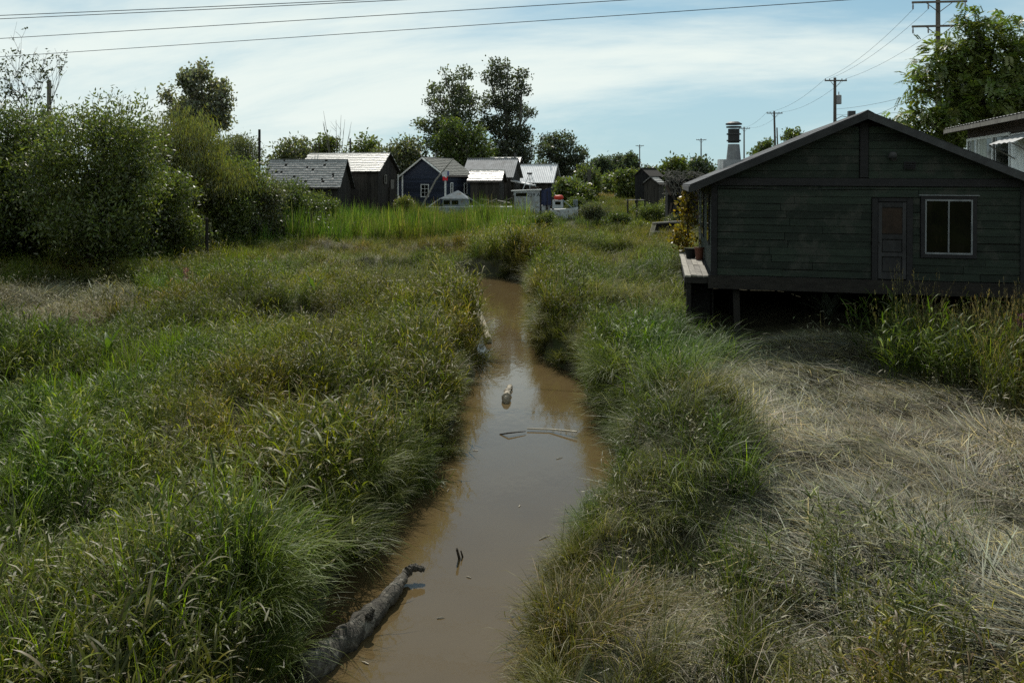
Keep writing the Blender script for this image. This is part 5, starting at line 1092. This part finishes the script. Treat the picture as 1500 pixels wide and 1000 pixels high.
# lupins, broad-leaved plants
def lupin(px, py, h, lab):
    q = wpt(px, py, 0.0); q.z = gz(q.x, q.y); o = empty('lupin', q, 0, lab, 'flower', 'pink flower spikes')
    for k in range(2):
        dx_ = (k - 0.5) * 0.12; MB().tube([(dx_ * 0.4, 0, 0), (dx_, 0, h)], [0.012, 0.006], 5).build('stem', M['bark'], o)
        n = 70; f = U(0.55, 1.0, n); a = U(0, 6.283, n); rr = 0.055 * (1.15 - f)/0.6 + 0.01
        c = np.stack([dx_ * f + np.cos(a) * rr * 0.3, np.sin(a) * rr * 0.3, f * h], 1); d = np.stack([np.cos(a), np.sin(a), 0.5 + 0 * a], 1)
        V, Q, C = kites(c, d, unit(n), 0 * f + 0.06, 0 * f + 0.045, cols((0.26, 0.10, 0.20), n, 0.3)); link('flower_spike', np_mesh('flower_spike', V, Q, C, M['leaf']), o)
lupin(272, 436, 1.15, 'pair of pink flower spikes on the left marsh'); lupin(325, 440, 0.75, 'smaller pink flower spikes right of the tall pair'); lupin(1497, 560, 1.5, 'pink flower spikes at the right edge by the green house')
def broadleaf(loc, n, l, w, c, lab, spread=0.7):
    o = empty('broad_leaved_plant', loc, 0, lab, 'plant')
    for k in range(n):
        az = k * 2.4 + random.uniform(-0.3, 0.3); ln = random.uniform(0.1, spread); L_ = l * random.uniform(0.75, 1.1); segs = 7; vs = []; cs_ = []
        hd = Vector((math.cos(az), math.sin(az), 0)); sv = Vector((-math.sin(az), math.cos(az), 0)); p_ = Vector((0, 0, 0)); 
        for j in range(segs + 1):
            f = j / segs; th = ln + 0.7 * f; wd = w * (math.sin(min(1, f * 1.02 + 0.05) * math.pi) ** 0.7) * 0.5 + 0.006
            for s, zo in ((-1, 0.18), (0, 0), (1, 0.18)): vs.append(tuple(p_ + sv * s * wd + Vector((0, 0, zo * wd))))
            p_ = p_ + (hd * math.sin(th) + Vector((0, 0, math.cos(th)))) * L_ / segs
        Q = [(j * 3 + s, j * 3 + s + 1, j * 3 + s + 4, j * 3 + s + 3) for j in range(segs) for s in (0, 1)]
        C = np.tile(np.array(c) * random.uniform(0.8, 1.2), (len(vs), 1)); link('leaf', np_mesh('leaf', np.array(vs), np.array(Q), C, M['leaf'], True), o)
q = P(1395, 530, 17.6); broadleaf((q.x, q.y, gz(q.x, q.y)), 6, 1.1, 0.22, (0.13, 0.18, 0.025), 'bright yellow green broad leaves in the grass before the green house', 0.45)
q = deckpt(3.2, 0.9, 0); broadleaf((q.x, q.y, gz(q.x, q.y) + 0.3), 11, 1.15, 0.26, (0.06, 0.075, 0.055), 'dark broad leaves growing under the green house floor', 0.9)
for i, (px, py) in enumerate(((160, 560), (75, 545), (460, 470))):
    q = wpt(px, py, 0.0); broadleaf((q.x, q.y, gz(q.x, q.y) + 0.35), 5, 0.75, 0.12, (0.08, 0.13, 0.02), ['fresh green dock leaves on the left marsh below the pale patch', 'green dock leaves at far left of the marsh', 'green dock leaves near the bleached timber'][i], 0.5)

for i, (px, py, ln) in enumerate(((540, 972, 0.10), (690, 846, 0.08), (790, 790, 0.22), (655, 720, 0.12), (700, 660, 0.10), (815, 672, 0.16), (640, 905, 0.09), (760, 742, 0.08), (735, 520, 0.25))):
    q = wpt(px, py, WZ + 0.006); a = rng.uniform(0, 3.1); e = Vector((math.cos(a), math.sin(a), 0)) * ln
    single('floating_straw', [q, q + e * 0.5 + Vector((0, 0, 0.006)), q + e], [0.006, 0.007, 0.003], 'drift', ['pale straw floating at the bottom edge beside the log', 'short straw right of the dark snag stick', 'longer straw floating near the right bank sedge', 'straw beside the left bank above the log', 'straw in midstream below the bent stick', 'straw below the pale pole at the right bank', 'small straw right of the log end', 'small straw in midstream', 'straw on the rippled far reach'][i], 'straw', 5, 0.1, i)
